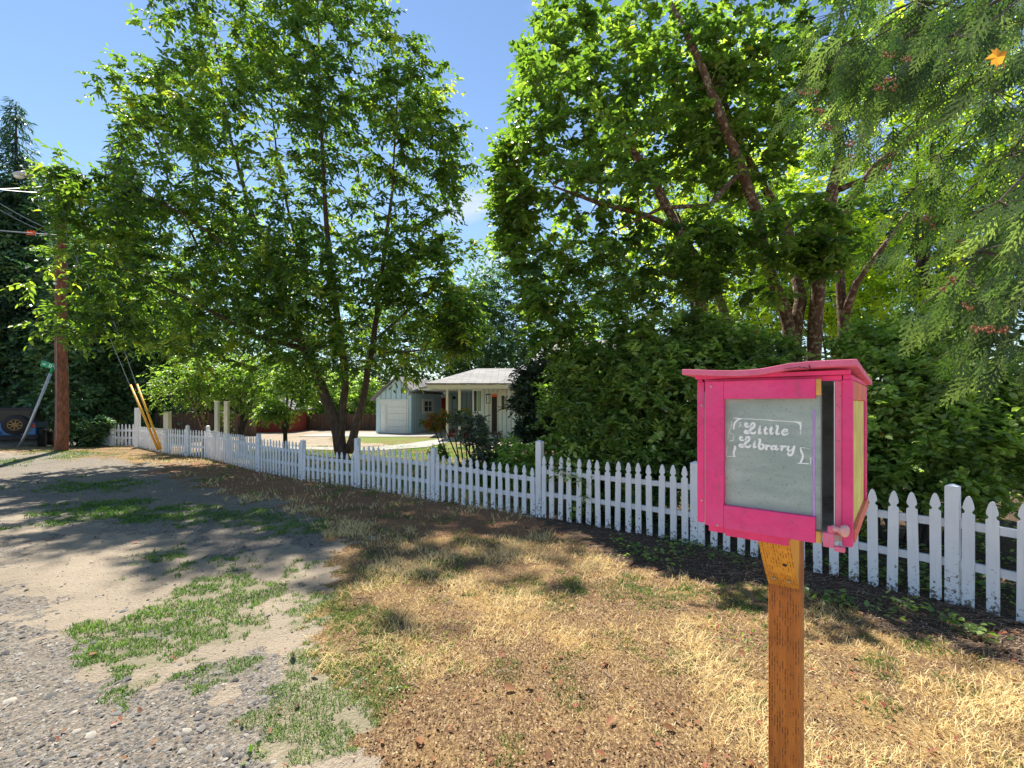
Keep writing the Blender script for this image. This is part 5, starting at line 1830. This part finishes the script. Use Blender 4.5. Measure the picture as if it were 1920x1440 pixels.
ells = [
    E3(1090, 300, 8.2, 140, 240, 1.2), E3(1120, 560, 7.8, 150, 90, .9), E3(1260, 200, 9.2, 160, 170, 1.2), E3(1010, 190, 8.9, 60, 110, .7),
    E3(1060, 70, 9.6, 90, 90, .9), E3(1420, 150, 9.0, 180, 110, 1.0), E3(1490, 440, 7.6, 110, 75, .7), E3(1200, 490, 8.2, 90, 90, .8), E3(1330, 480, 8.0, 70, 90, .6, .9),
    E3(1430, 560, 8.0, 60, 35, .5), E3(1300, 20, 10.2, 260, 60, 1.3), E3(1660, 110, 9.0, 160, 110, 1.0), E3(1080, 640, 7.6, 90, 35, .5), E3(985, 480, 8.2, 50, 60, .5), E3(990, 590, 8.0, 55, 55, .5), E3(1380, 300, 9.2, 150, 90, 1.0),
]
tree('broad_leaved_tree', 'tall multi-stemmed broad-leaved tree behind the hedge, its crown filling the upper right', 'tree', b2_, stems + [], ells + [E3(960, 360, 8.5, 40, 130, .5, 1.6), E3(1530, 480, 8.2, 60, 45, .4, .8)], 1380, 'leaf_broad', 'bark_patch', per=9, twigs=4, tlen=.36, L=.125, W=.075, droop=.15, spread=.9, hang=.2, shell=.4, tint=.46, cv=.22, rare=.0015, r_tip=.005)

# backlit yellow-green trees standing behind it
def simple_tree(name, label, px, basey, Y, ells, n, mleaf, mbark='bark_dark', tr=.14, group=None, **kw):
    b = P(px, 0, Y); b.z = 0
    zt = max(e[0][2] for e in ells)
    cx = float(np.mean([e[0][0] for e in ells])); cy = float(np.mean([e[0][1] for e in ells]))
    st = [([b + Vector((0, 0, -.1)), b + Vector((R(-.1, .1), 0, zt * .3)), Vector((cx, cy, zt * .65)), Vector((cx, cy, zt * .95))], [tr, tr * .8, tr * .45, tr * .12])]
    a = Vector((b.x, b.y, zt * .18))
    for e in ells[:6]:
        st.append(([a + Vector((0, 0, R(0, zt * .08))), Vector(e[0]) * .5 + a * .5 + Vector((0, 0, R(0, .4))), Vector(e[0])], [tr * .5, tr * .35, tr * .12]))
    return tree(name, label, 'tree', b, st, ells, n, mleaf, mbark, group=group, **kw)


BK = dict(per=8, twigs=4, tlen=.7, L=.15, W=.10, droop=.2, spread=.9, hang=.2, simple=True, r_tip=.012, keep=.5)
simple_tree('understorey_tree', 'sunlit yellow-green tree seen between the dark stems on the right', 1480, 640, 15, [E3(1470, 430, 15, 150, 190, 1.5), E3(1420, 590, 14.5, 90, 60, 1), E3(1560, 560, 14.5, 90, 80, 1)], 440, 'leaf_back', **BK)
simple_tree('understorey_tree', 'bright yellow-green tree behind the cedar boughs at the right', 1720, 640, 14, [E3(1730, 420, 14, 140, 200, 1.5), E3(1690, 590, 13.5, 120, 80, 1), E3(1850, 280, 14, 140, 200, 1.2), E3(1720, 130, 14, 160, 140, 1.3)], 560, 'leaf_back', **BK)
simple_tree('understorey_tree', 'tall pale green tree between the broad-leaved stems and the sky', 1320, 640, 18, [E3(1330, 420, 18, 160, 180, 1.5), E3(1250, 300, 18, 120, 160, 1.5), E3(1400, 200, 18, 160, 160, 1.6)], 520, 'leaf_back', **BK)

# small trees behind the far part of the fence
SM = dict(per=9, twigs=5, tlen=.42, L=.12, W=.06, droop=.3, spread=.9, hang=.35, r_tip=.006)
simple_tree('small_tree', 'small leaning tree with pale leaves left of the twin tall posts', 385, 830, 17, [E3(345, 720, 16.6, 60, 45, .9), E3(400, 700, 17, 60, 45, 1.0)], 150, 'leaf_hedge', 'bark_patch', tr=.1, **SM)
simple_tree('small_tree', 'small bushy tree right of the twin tall posts', 455, 840, 17, [E3(450, 735, 16.6, 60, 45, 1.1), E3(490, 700, 17, 70, 50, 1.2)], 170, 'leaf_hedge', 'bark_dark', tr=.13, **SM)
simple_tree('small_tree', 'thin-stemmed small tree next to the trunk of the big cherry', 535, 850, 15.6, [E3(540, 745, 15.4, 55, 35, .9), E3(560, 715, 15.8, 50, 40, .9), E3(512, 770, 15, 22, 16, .4, .4)], 120, 'leaf_hedge', 'bark_dark', tr=.08, **SM)

# ------------------------------------------------------------------ shrubs and hedges
def shrub(name, label, base, ells, n, mleaf, mbark='bark_dark', nst=6, cat='shrub', group=None, r=.03, **kw):
    b = Vector(base)
    st = []
    for k in range(nst):
        e = ells[k % len(ells)]
        c = Vector(e[0]); tgt = c + Vector((R(-.5, .5) * e[1][0], R(-.4, .4) * e[1][1], R(-.2, .6) * e[1][2]))
        foot = Vector((b.x + (c.x - b.x) * .35 + R(-.12, .12), b.y + (c.y - b.y) * .3 + R(-.1, .1), -.03))
        st.append(([b + Vector((0, 0, -.09)), foot + Vector((0, 0, -.05)), foot, foot.lerp(tgt, .5) + Vector((R(-.1, .1), R(-.1, .1), .1)), tgt], [r * 1.2, r, r, r * .7, r * .3]))
    d = dict(per=8, twigs=4, tlen=.25, L=.07, W=.035, droop=.1, spread=1.0, hang=.05, shell=.4, r_tip=.003, flat=.9)
    d.update(kw)
    return tree(name, label, cat, b, st, ells, n, mleaf, mbark, group=group, **d)


shrub('hedge_shrub', 'large rounded green shrub behind the fence left of the pink book box', (1.75, 7.2, 0), [E3(1140, 830, 7.4, 130, 110, .7), E3(1230, 790, 7.2, 110, 130, .7), E3(1120, 720, 7.8, 110, 75, .6), E3(1250, 690, 7.4, 100, 60, .6), E3(1180, 900, 7.0, 130, 75, .5), E3(1190, 650, 7.6, 45, 40, .4), E3(1300, 625, 7.5, 50, 45, .4), E3(1070, 680, 7.8, 35, 40, .3)], 1350, 'leaf_hedge', nst=12, tint=.52, cv=.26, per=8, twigs=4, L=.10, W=.052)
shrub('hedge_shrub', 'green shrub mass directly behind the pink book box', (3.3, 6.8, 0), [E3(1400, 800, 6.8, 130, 150, .7), E3(1400, 680, 7.2, 110, 60, .6), E3(1450, 900, 6.2, 150, 80, .5), E3(1380, 640, 7.6, 40, 30, .3)], 950, 'leaf_hedge', nst=10, tint=.52, cv=.26, per=8, twigs=4, L=.095, W=.055)
shrub('hedge_shrub', 'tall leafy shrub with rounder leaves right of the pink book box', (4.6, 5.6, 0), [E3(1680, 800, 5.8, 100, 140, .6), E3(1800, 860, 5.2, 110, 100, .5), E3(1780, 760, 5.6, 130, 90, .6), E3(1620, 900, 5.8, 80, 80, .4), E3(1900, 800, 5.4, 90, 120, .5), E3(1700, 660, 6.2, 110, 50, .5), E3(1620, 650, 6.8, 50, 45, .4), E3(1760, 640, 6.4, 45, 50, .4)], 1400, 'leaf_hedge', nst=14, tint=.6, per=8, twigs=4, L=.078, W=.058, cv=.3)
shrub('garden_bush', 'dark low bush growing against the old pale fence left of the short pickets', (-17.3, 18.4, 0), [E3(165, 815, 18.6, 22, 22, .4), E3(185, 800, 18.7, 18, 16, .3), E3(140, 800, 18.8, 20, 26, .4)], 160, 'leaf_forest', nst=5, r=.02, tint=.5, L=.15, W=.08, tlen=.3)
shrub('dark_shrub', 'dark glossy shrub behind the tall fence post, left of the green hedge', (.55, 10.4, 0), [E3(1010, 770, 10, 48, 80, .6), E3(1000, 720, 10.5, 40, 45, .5), E3(1050, 700, 10.4, 60, 50, .6), E3(1040, 760, 10, 50, 60, .5)], 620, 'leaf_dark', nst=8, tint=.4, L=.11, W=.04, per=8, twigs=4)
shrub('rhododendron', 'open grey-green rhododendron in front of the porch', (-.45, 9.6, 0), [E3(893, 808, 9.8, 34, 36, .4), E3(925, 845, 9.6, 32, 36, .4), E3(900, 870, 9.4, 36, 36, .4), E3(865, 785, 9.8, 20, 12, .25, .06)], 150, 'leaf_grey', nst=9, r=.022, tint=.45, L=.10, W=.032, per=8, twigs=3, tlen=.14, shell=.3)
shrub('azalea_bush', 'leggy bush with reddish orange leaf tips left of the rhododendron', (-.95, 11.2, 0), [E3(838, 778, 11, 36, 12, .3), E3(812, 795, 11, 24, 14, .3), E3(872, 780, 11, 16, 12, .3, .05)], 50, 'leaf_rust', nst=6, r=.02, tint=.6, cv=.35, L=.10, W=.035, per=8, twigs=3, tlen=.14)
shrub('leafy_bush', 'low bright green leafy bush just behind the fence beside the tall fence post', (.15, 8.6, 0), [E3(975, 870, 8.8, 42, 40, .35), E3(955, 850, 9.2, 25, 30, .3), E3(985, 900, 8.5, 30, 25, .3)], 150, 'leaf_hedge', nst=6, r=.012, tint=.65, L=.09, W=.045, per=8, twigs=3, tlen=.16)
shrub('garden_plant', 'small lime green clump in the flower bed by the walk', (-1.35, 11.5, 0), [E3(822, 850, 11.5, 16, 12, .25)], 40, 'leaf_lush', nst=3, r=.008, cat='plant', L=.06, W=.03, tlen=.1)
shrub('garden_plant', 'tall feathery lime green plant left of the low leafy bush', (-.35, 9.3, 0), [E3(935, 885, 9.4, 28, 20, .3), E3(915, 900, 9.2, 20, 14, .3)], 70, 'leaf_lush', nst=4, r=.006, cat='plant', L=.14, W=.012, tlen=.2, per=7, twigs=4)
# bushes closing the view under the trees at the back of the garden
shrub('garden_bush', 'loose green bush at the end of the brown fence left of the garage', (-10.5, 31.5, 0), [E3(640, 755, 31.5, 60, 38, 1.2), E3(600, 735, 32, 70, 40, 1.4), E3(690, 735, 32, 30, 50, 1)], 330, 'leaf_hedge', nst=6, r=.05, tint=.6, L=.2, W=.12, tlen=.6, simple=True)
for (nm_, px_, Y_, rx_, ry_) in (('bushy evergreen closing the gap behind the brown fence, left of the red shed', 420, 33, 120, 60), ('dark evergreen bush behind the red shed', 540, 36, 90, 60), ('rounded dark bush behind the middle of the low brown fence', 650, 38, 90, 55)):
    shrub('garden_bush', nm_, P(px_, 757, Y_).xy.to_3d(), [E3(px_ - rx_ * .4, 740, Y_, rx_ * .6, ry_, 1.5), E3(px_ + rx_ * .4, 745, Y_, rx_ * .6, ry_, 1.5)], 330, 'leaf_forest', nst=5, r=.06, tint=.6, L=.26, W=.15, tlen=.8, simple=True)
# ivy and weeds on the ground right
def leafy_ground(name, label, n, cond, m, L, W, up=.03):
    x, y = scatter(n, 0, 0, 2.2, 9)
    k = cond(x, y)
    x, y = x[k], y[k]; q = len(x)
    pos = np.stack([x, y, zg(x, y) + rng.random(q) * up + .006], 1)
    d = rng.normal(size=(q, 3)); d[:, 2] = np.abs(d[:, 2]) * .3
    nn = np.array([0, 0, 1.0]) + rng.normal(size=(q, 3)) * .4
    o = leaf_object(name, pos, d, nn, L * (.6 + .8 * rng.random(q)), W * (.6 + .8 * rng.random(q)), M[m], rng.random(q) * .9, None)
    return tag(o, label, 'ground cover', kind='stuff')


leafy_ground('ivy_cover', 'dark green ivy and weeds creeping along the foot of the right end of the fence', 26000, lambda x, y: (inside(x, y, SOILP) | inside(x, y, SOILP2)) & (x > 1.2) & (fbm(x * 3, y * 3, 91, 3) > .55), 'leaf_hedge', .045, .04, .08)
leafy_ground('weed_cover', 'scattered small green weeds in the dry grass', 9000, lambda x, y: (fbm(x * 2.4, y * 2.4, 95, 3) > .66) & (x > -1.5), 'leaf_lush', .022, .016, .01)

# ------------------------------------------------------------------ conifers and forest at the back
def conifer(name, label, px, Y, topy, halfw, n=900, mleaf='leaf_fir', low=.05, group=None, dens=1.0):
    b = P(px, 0, Y); b.z = 0
    H = CAMH + (HOR - topy) / F * Y
    Rr = halfw * Y / F
    t = thing(name, label, 'tree', b, group)
    mb = MB(); mb.tube([b + Vector((0, 0, -.2)), b + Vector((0, 0, H * .5)), b + Vector((0, 0, H * .985))], [H * .016, H * .01, .02], 8)
    pos = []; dr = []
    for k in range(n):
        f = 1 - (R(0, 1) ** .62); f = low + (1 - low) * f
        z = H * f; r = Rr * (1 - f) ** .8 * R(.75, 1.08) + .15
        a = R(0, 2 * math.pi)
        if k % 4 == 0: mb.tube([b + Vector((0, 0, z)), b + Vector((math.cos(a) * r * .6, math.sin(a) * r * .6, z - r * .06)), b + Vector((math.cos(a) * r, math.sin(a) * r, z - r * .28))], [.03, .02, .008], 4, False)
        m_ = max(3, int(r * 4.2 * dens))
        for j in range(m_):
            s = (j + R(.2, 1)) / m_
            q = (b.x + math.cos(a) * r * s, b.y + math.sin(a) * r * s, z - r * .28 * s * s - r * .02)
            pos.append(q); dr.append((math.cos(a), math.sin(a), -.35))
    mb.build('trunk', M['bark_dark'], t)
    pos = np.array(pos); dr = np.array(dr)
    ci = np.repeat(np.arange(len(pos)), 5)
    d = norm(dr)[ci] + rng.normal(size=(len(ci), 3)) * np.array([.75, .75, .35]); d[:, 2] -= .45
    pp = pos[ci] + rng.normal(size=(len(ci), 3)) * .09
    nn = np.array([0, 0, 1.0]) + rng.normal(size=(len(ci), 3)) * .4
    k = len(ci)
    leaf_object('crown', pp, d, nn, np.full(k, .42 * Y / 28) * (.5 + rng.random(k)), np.full(k, .075 * Y / 28) * (.6 + .8 * rng.random(k)), M[mleaf], tinted(ci, len(pos), .4, .2, rare=0), t, True)
    return t


conifer('fir_tree', 'tall pointed dark conifer at the left edge of the photo', 30, 26, 182, 135, 900)
conifer('fir_tree', 'dark spruce whose top shows between the left conifer and the cherry tree', 232, 38, 225, 120, 800)
conifer('fir_tree', 'dark conifer standing behind the utility pole', 130, 30, 330, 120, 700)
BG = dict(per=8, twigs=4, tlen=1.0, L=.27, W=.15, droop=.25, spread=.9, hang=.3, simple=True, r_tip=.02, keep=.4, cv=.2)
simple_tree('forest_tree', 'dark green tree with drooping foliage above the dark garage', 20, 0, 25, [E3(20, 560, 25, 120, 130, 2.2), E3(-60, 450, 26, 120, 160, 2.4), E3(55, 440, 26, 75, 100, 1.6), E3(40, 690, 24.5, 110, 55, 1.2)], 760, 'leaf_forest', tint=.5, **BG)
simple_tree('forest_tree', 'dark green tree hanging low behind the utility pole', 165, 0, 23, [E3(170, 620, 23, 100, 100, 1.8), E3(150, 740, 22.4, 75, 60, 1.2), E3(190, 520, 24, 100, 90, 1.6)], 620, 'leaf_forest', tint=.5, **BG)
simple_tree('forest_tree', 'dark tree behind the tall white posts at the end of the lane', 260, 0, 24.5, [E3(255, 700, 24, 90, 90, 1.8), E3(290, 600, 25, 110, 110, 2), E3(240, 780, 23.4, 70, 40, 1)], 560, 'leaf_forest', tint=.45, **BG)
simple_tree('forest_tree', 'tall dark tree behind the left part of the cherry crown', 380, 0, 33, [E3(370, 560, 33, 120, 150, 2.4), E3(440, 640, 33, 120, 110, 2.2), E3(330, 700, 31, 90, 70, 1.6)], 560, 'leaf_forest', tint=.55, **BG)
simple_tree('forest_tree', 'tall dark tree behind the middle of the cherry crown', 560, 0, 40, [E3(540, 640, 40, 110, 110, 2.6), E3(620, 670, 38, 110, 90, 2.4)], 520, 'leaf_forest', tint=.6, **BG)
simple_tree('forest_tree', 'dark tree rising behind the garage roof', 730, 0, 40, [E3(720, 650, 40, 100, 110, 2.4), E3(790, 670, 39, 80, 80, 2.4)], 480, 'leaf_forest', tint=.5, **BG)
simple_tree('forest_tree', 'dark grey-green tree directly above the porch roof', 900, 0, 36, [E3(880, 620, 36, 90, 100, 2.2), E3(950, 590, 37, 80, 120, 2.2), E3(930, 680, 34, 110, 50, 1.5)], 900, 'leaf_forest', tint=.7, **BG)
simple_tree('forest_tree', 'large tree behind the house roof, right of the porch', 1060, 0, 36, [E3(1060, 560, 36, 120, 130, 2.4), E3(1150, 600, 35, 110, 110, 2.4)], 480, 'leaf_forest', tint=.6, **BG)
simple_tree('forest_tree', 'dark woodland tree deep behind the multi-stemmed tree', 1300, 0, 30, [E3(1250, 560, 30, 130, 160, 2.2), E3(1370, 560, 28, 130, 150, 2.2), E3(1320, 440, 30, 120, 80, 2.4)], 620, 'leaf_forest', tint=.55, **BG)
simple_tree('forest_tree', 'dark woodland tree behind the sunlit yellow-green trees', 1560, 0, 24, [E3(1530, 560, 24, 140, 150, 2), E3(1650, 520, 23, 140, 190, 2), E3(1560, 440, 24, 150, 80, 2)], 620, 'leaf_forest', tint=.6, **BG)
simple_tree('forest_tree', 'dark woodland tree at the right edge behind the cedar', 1850, 0, 20, [E3(1850, 580, 20, 140, 150, 1.8), E3(1780, 480, 21, 150, 100, 1.8), E3(1960, 350, 20, 140, 150, 1.6)], 500, 'leaf_forest', tint=.5, **BG)

for px_, Y_, h_, lb in ((-190, 30, 430, 'leafy dark tree beyond the garage, outside the left edge of the view'), (-420, 27, 400, 'broad dark tree farther left across the lane'), (-700, 24, 350, 'dark tree at the far left end of the lane')):
    simple_tree('forest_tree', lb, px_, 0, Y_, [E3(px_, h_, Y_, 150, 190, 2.4), E3(px_ + 60, h_ + 190, Y_, 150, 130, 2.2), E3(px_ - 90, h_ + 120, Y_, 130, 160, 2.2)], 420, 'leaf_forest', tint=.5, **BG)

# ------------------------------------------------------------------ the cedar whose boughs hang into the picture from the right
def frond_template():
    V = []; Fq = []
    def strip(a, d, L, w):
        d = Vector(d).normalized(); s = Vector((-d.y, d.x, 0))
        b = len(V); a = Vector(a)
        for t, ww in ((0, w), (.55, w * .95), (1, w * .25)):
            p = a + d * (L * t); p.z -= .04 * (L * t) ** 2 * 4
            V.append(p + s * ww / 2); V.append(p - s * ww / 2)
        Fq.append((b, b + 1, b + 3, b + 2)); Fq.append((b + 2, b + 3, b + 5, b + 4))
    strip((0, 0, 0), (1, 0, 0), 1.0, .035)
    n = 10
    for i in range(n):
        t = .05 + .9 * i / n; sg = 1 if i % 2 else -1
        L = .36 * (1 - t) ** .6 + .07
        ang = sg * math.radians(38 + R(-5, 5)); d = (math.cos(ang), math.sin(ang), R(-.05, .05))
        a = Vector((t, 0, 0)); strip(a, d, L, .042)
        m_ = max(2, int(L * 10))
        for j in range(m_):
            u = (j + .6) / (m_ + .4); s2 = 1 if j % 2 else -1
            a2 = ang + s2 * math.radians(36)
            strip(a + Vector(d) * (L * u), (math.cos(a2), math.sin(a2), R(-.1, .1)), L * .36 * (1 - u * .6), .042)
    V_ = np.array([tuple(v) for v in V]); V_[:, 2] -= .22 * V_[:, 0] ** 2
    return V_, np.array(Fq)


FT = [frond_template() for _ in range(3)]
CL = [  # px, py, distance, half sizes (px), number, main direction of hang
    (1530, 180, 4.6, 45, 60, 34), (1570, 260, 4.6, 50, 50, 44), (1560, 130, 4.6, 60, 40, 26), (1660, 150, 4.4, 70, 60, 60), (1640, 250, 4.7, 50, 45, 34), (1665, 320, 4.7, 25, 45, 22),
    (1740, 130, 4.0, 80, 55, 60), (1800, 90, 3.8, 90, 60, 60), (1870, 100, 3.6, 80, 60, 46), (1700, 90, 4.2, 80, 40, 34),
    (1720, 420, 5.0, 55, 80, 62), (1760, 480, 5.0, 45, 50, 36), (1860, 230, 4.3, 70, 70, 60), (1800, 330, 4.8, 70, 60, 44),
    (1880, 405, 3.0, 45, 26, 26), (1895, 500, 3.2, 45, 40, 30), (1790, 560, 3.8, 60, 35, 40), (1850, 600, 3.6, 60, 40, 44), (1890, 660, 3.4, 50, 40, 38), (1760, 590, 4.0, 40, 30, 20), (1830, 690, 3.8, 40, 25, 18),
    (1900, 330, 4.0, 45, 50, 26), (1620, 80, 4.5, 60, 30, 20), (1750, 20, 4.2, 180, 50, 70), (1560, 50, 4.6, 90, 40, 34),
]
ct = Vector((6.2, 4.6, 0))
cedar = thing('cedar_tree', 'cedar with flat feathery boughs and brown cones hanging in from the right edge', 'tree', ct)
FV = []; FF = []; FTI = []; nv = 0
cmb = MB(); bmb = MB(); ringpts = []
bmb.tube([ct + Vector((0, 0, -.2)), ct + Vector((0, 0, 5)), ct + Vector((-.2, 0, 11))], [.38, .3, .12], 14)
for (px, py, Y, hx, hy, cnt) in CL:
    c0 = P(px, py, Y)
    # bough from the trunk over the cluster
    a = ct + Vector((-.3, 0, c0.z + 1.3)); top = c0 + Vector((R(.0, .2), R(.1, .3), hy / F * Y * 1.0 + .05))
    mid_ = a.lerp(top, .55) + Vector((0, 0, .22))
    bmb.tube([a, a.lerp(mid_, .5) + Vector((0, 0, .08)), mid_, mid_.lerp(top, .5) + Vector((0, 0, .05)), top, top + Vector((-.25, -.05, -.12))], [.022, .016, .011, .008, .006, .003], 6)
    for k in range(16):
        t_ = R(.25, 1); p = a.lerp(mid_, t_ * 2) if t_ < .5 else mid_.lerp(top, t_ * 2 - 1)
        if p.y < 2.2: continue
        d = Vector((-.3 + R(-.6, .6), R(-.4, .4), -.9 + R(-.3, .3))).normalized()
        nrm = Vector((R(-.8, .8), -1, R(-.1, .8))).normalized(); nrm = (nrm - d * nrm.dot(d)).normalized(); s = d.cross(nrm); L = R(.2, .36)
        V_, F_ = FT[k % 3]
        FV.append(np.array(p)[None] + V_[:, 0:1] * L * np.array(d)[None] + V_[:, 1:2] * L * np.array(s)[None] + V_[:, 2:3] * L * np.array(nrm)[None])
        FF.append(F_ + nv); nv += len(V_); FTI.append(np.full(len(F_), np.clip(.4 + R(-.4, .4), 0, .95)))
    for k in range(int(cnt * .52)):
        p = c0 + Vector((R(-1, 1) * hx / F * Y, R(-.3, .3), R(-.8, 1) * hy / F * Y))
        d = Vector((-.45 + R(-.5, .5), R(-.5, .3), -1.0 + R(-.35, .45))).normalized()
        nrm = Vector((R(-.8, .8), -1, R(-.1, .8))).normalized()
        nrm = (nrm - d * nrm.dot(d)).normalized(); s = d.cross(nrm)
        L = R(.18, .34)
        V_, F_ = FT[k % 3]
        W_ = np.array(p)[None] + V_[:, 0:1] * L * np.array(d)[None] + V_[:, 1:2] * L * np.array(s)[None] + V_[:, 2:3] * L * np.array(nrm)[None]
        FV.append(W_); FF.append(F_ + nv); nv += len(W_)
        FTI.append(np.full(len(F_), np.clip(.42 + R(-.42, .5), 0, 1)))
        if k % 3 == 0:
            bmb.tube([p, p.lerp(top, .5), top], [.002, .003, .004], 3, False)
np_mesh('boughs', np.concatenate(FV), np.concatenate(FF), None, M['leaf_cedar'], np.concatenate(FTI), cedar)
bmb.build('trunk', M['bark_cherry'], cedar, smooth=True)
for (px, py, Y, w, n_) in [(1668, 102, 4.2, 12, 20), (1700, 112, 4.1, 10, 14), (1668, 150, 4.2, 12, 18), (1515, 172, 4.4, 20, 26), (1530, 210, 4.4, 20, 16), (1548, 237, 4.4, 14, 16), (1590, 268, 4.4, 12, 16), (1650, 165, 4.2, 10, 14), (1675, 165, 4.2, 8, 10), (1662, 314, 4.4, 10, 16), (1740, 410, 4.6, 12, 18), (1752, 425, 4.6, 8, 8), (1800, 450, 4.6, 12, 16), (1784, 524, 3.7, 8, 14), (1770, 540, 3.7, 6, 8), (1815, 575, 3.6, 10, 12), (1840, 618, 3.5, 26, 40), (1880, 618, 3.5, 12, 14), (1598, 405 - 110, 4.3, 6, 8), (1880, 120, 3.6, 8, 8)]:
    for k in range(n_):
        c = P(px + R(-w, w), py + R(-6, 6), Y - .35 - R(0, .1))
        ax = Vector((R(-.6, .6), R(-.6, .2), -1)).normalized()
        q = ax.orthogonal().normalized()
        cmb.ellip(c, (.006, .006, .011), 6, 4, (q, ax.cross(q), ax))
cmb.build('cones', M['cone'], cedar)['kind'] = 'stuff'
# one orange maple leaf caught in the cedar
ml = P(1866, 110, 2.9)
mm = []
for a, r in [(-90, .45), (-60, .75), (-35, .55), (-10, .85), (15, .6), (40, .98), (62, .65), (90, 1.0), (118, .62), (140, .9), (165, .6), (190, .85), (215, .5), (240, .7)]:
    mm.append(ml + Vector((math.cos(math.radians(a - 10)) * r * .07, R(-.022, .018), math.sin(math.radians(a - 10)) * r * .075)))
m_ = MB(); cb_ = len(m_.v); m_.add([ml + Vector((0, -.012, 0))] + mm, [(0, i + 1, (i + 1) % len(mm) + 1) for i in range(len(mm))])
m_.tube([ml + Vector((0, 0, -.02)), ml + Vector((.03, .01, -.09))], .0015, 4)
o = m_.build('maple_leaf', M['maple_leaf'])
a = o.data.attributes.new('tint', 'FLOAT', 'FACE'); a.data.foreach_set('value', [.5] * len(o.data.polygons))
tag(o, 'single large orange maple leaf caught in the boughs at the upper right', 'leaf')

# ------------------------------------------------------------------ put every Empty at its thing's base
for t in list(sc.objects):
    if t.type == 'EMPTY' and 'base' in t:
        b = Vector(t['base']); del t['base']
        t.location = b
        for ch in t.children:
            ch.location = ch.location - b
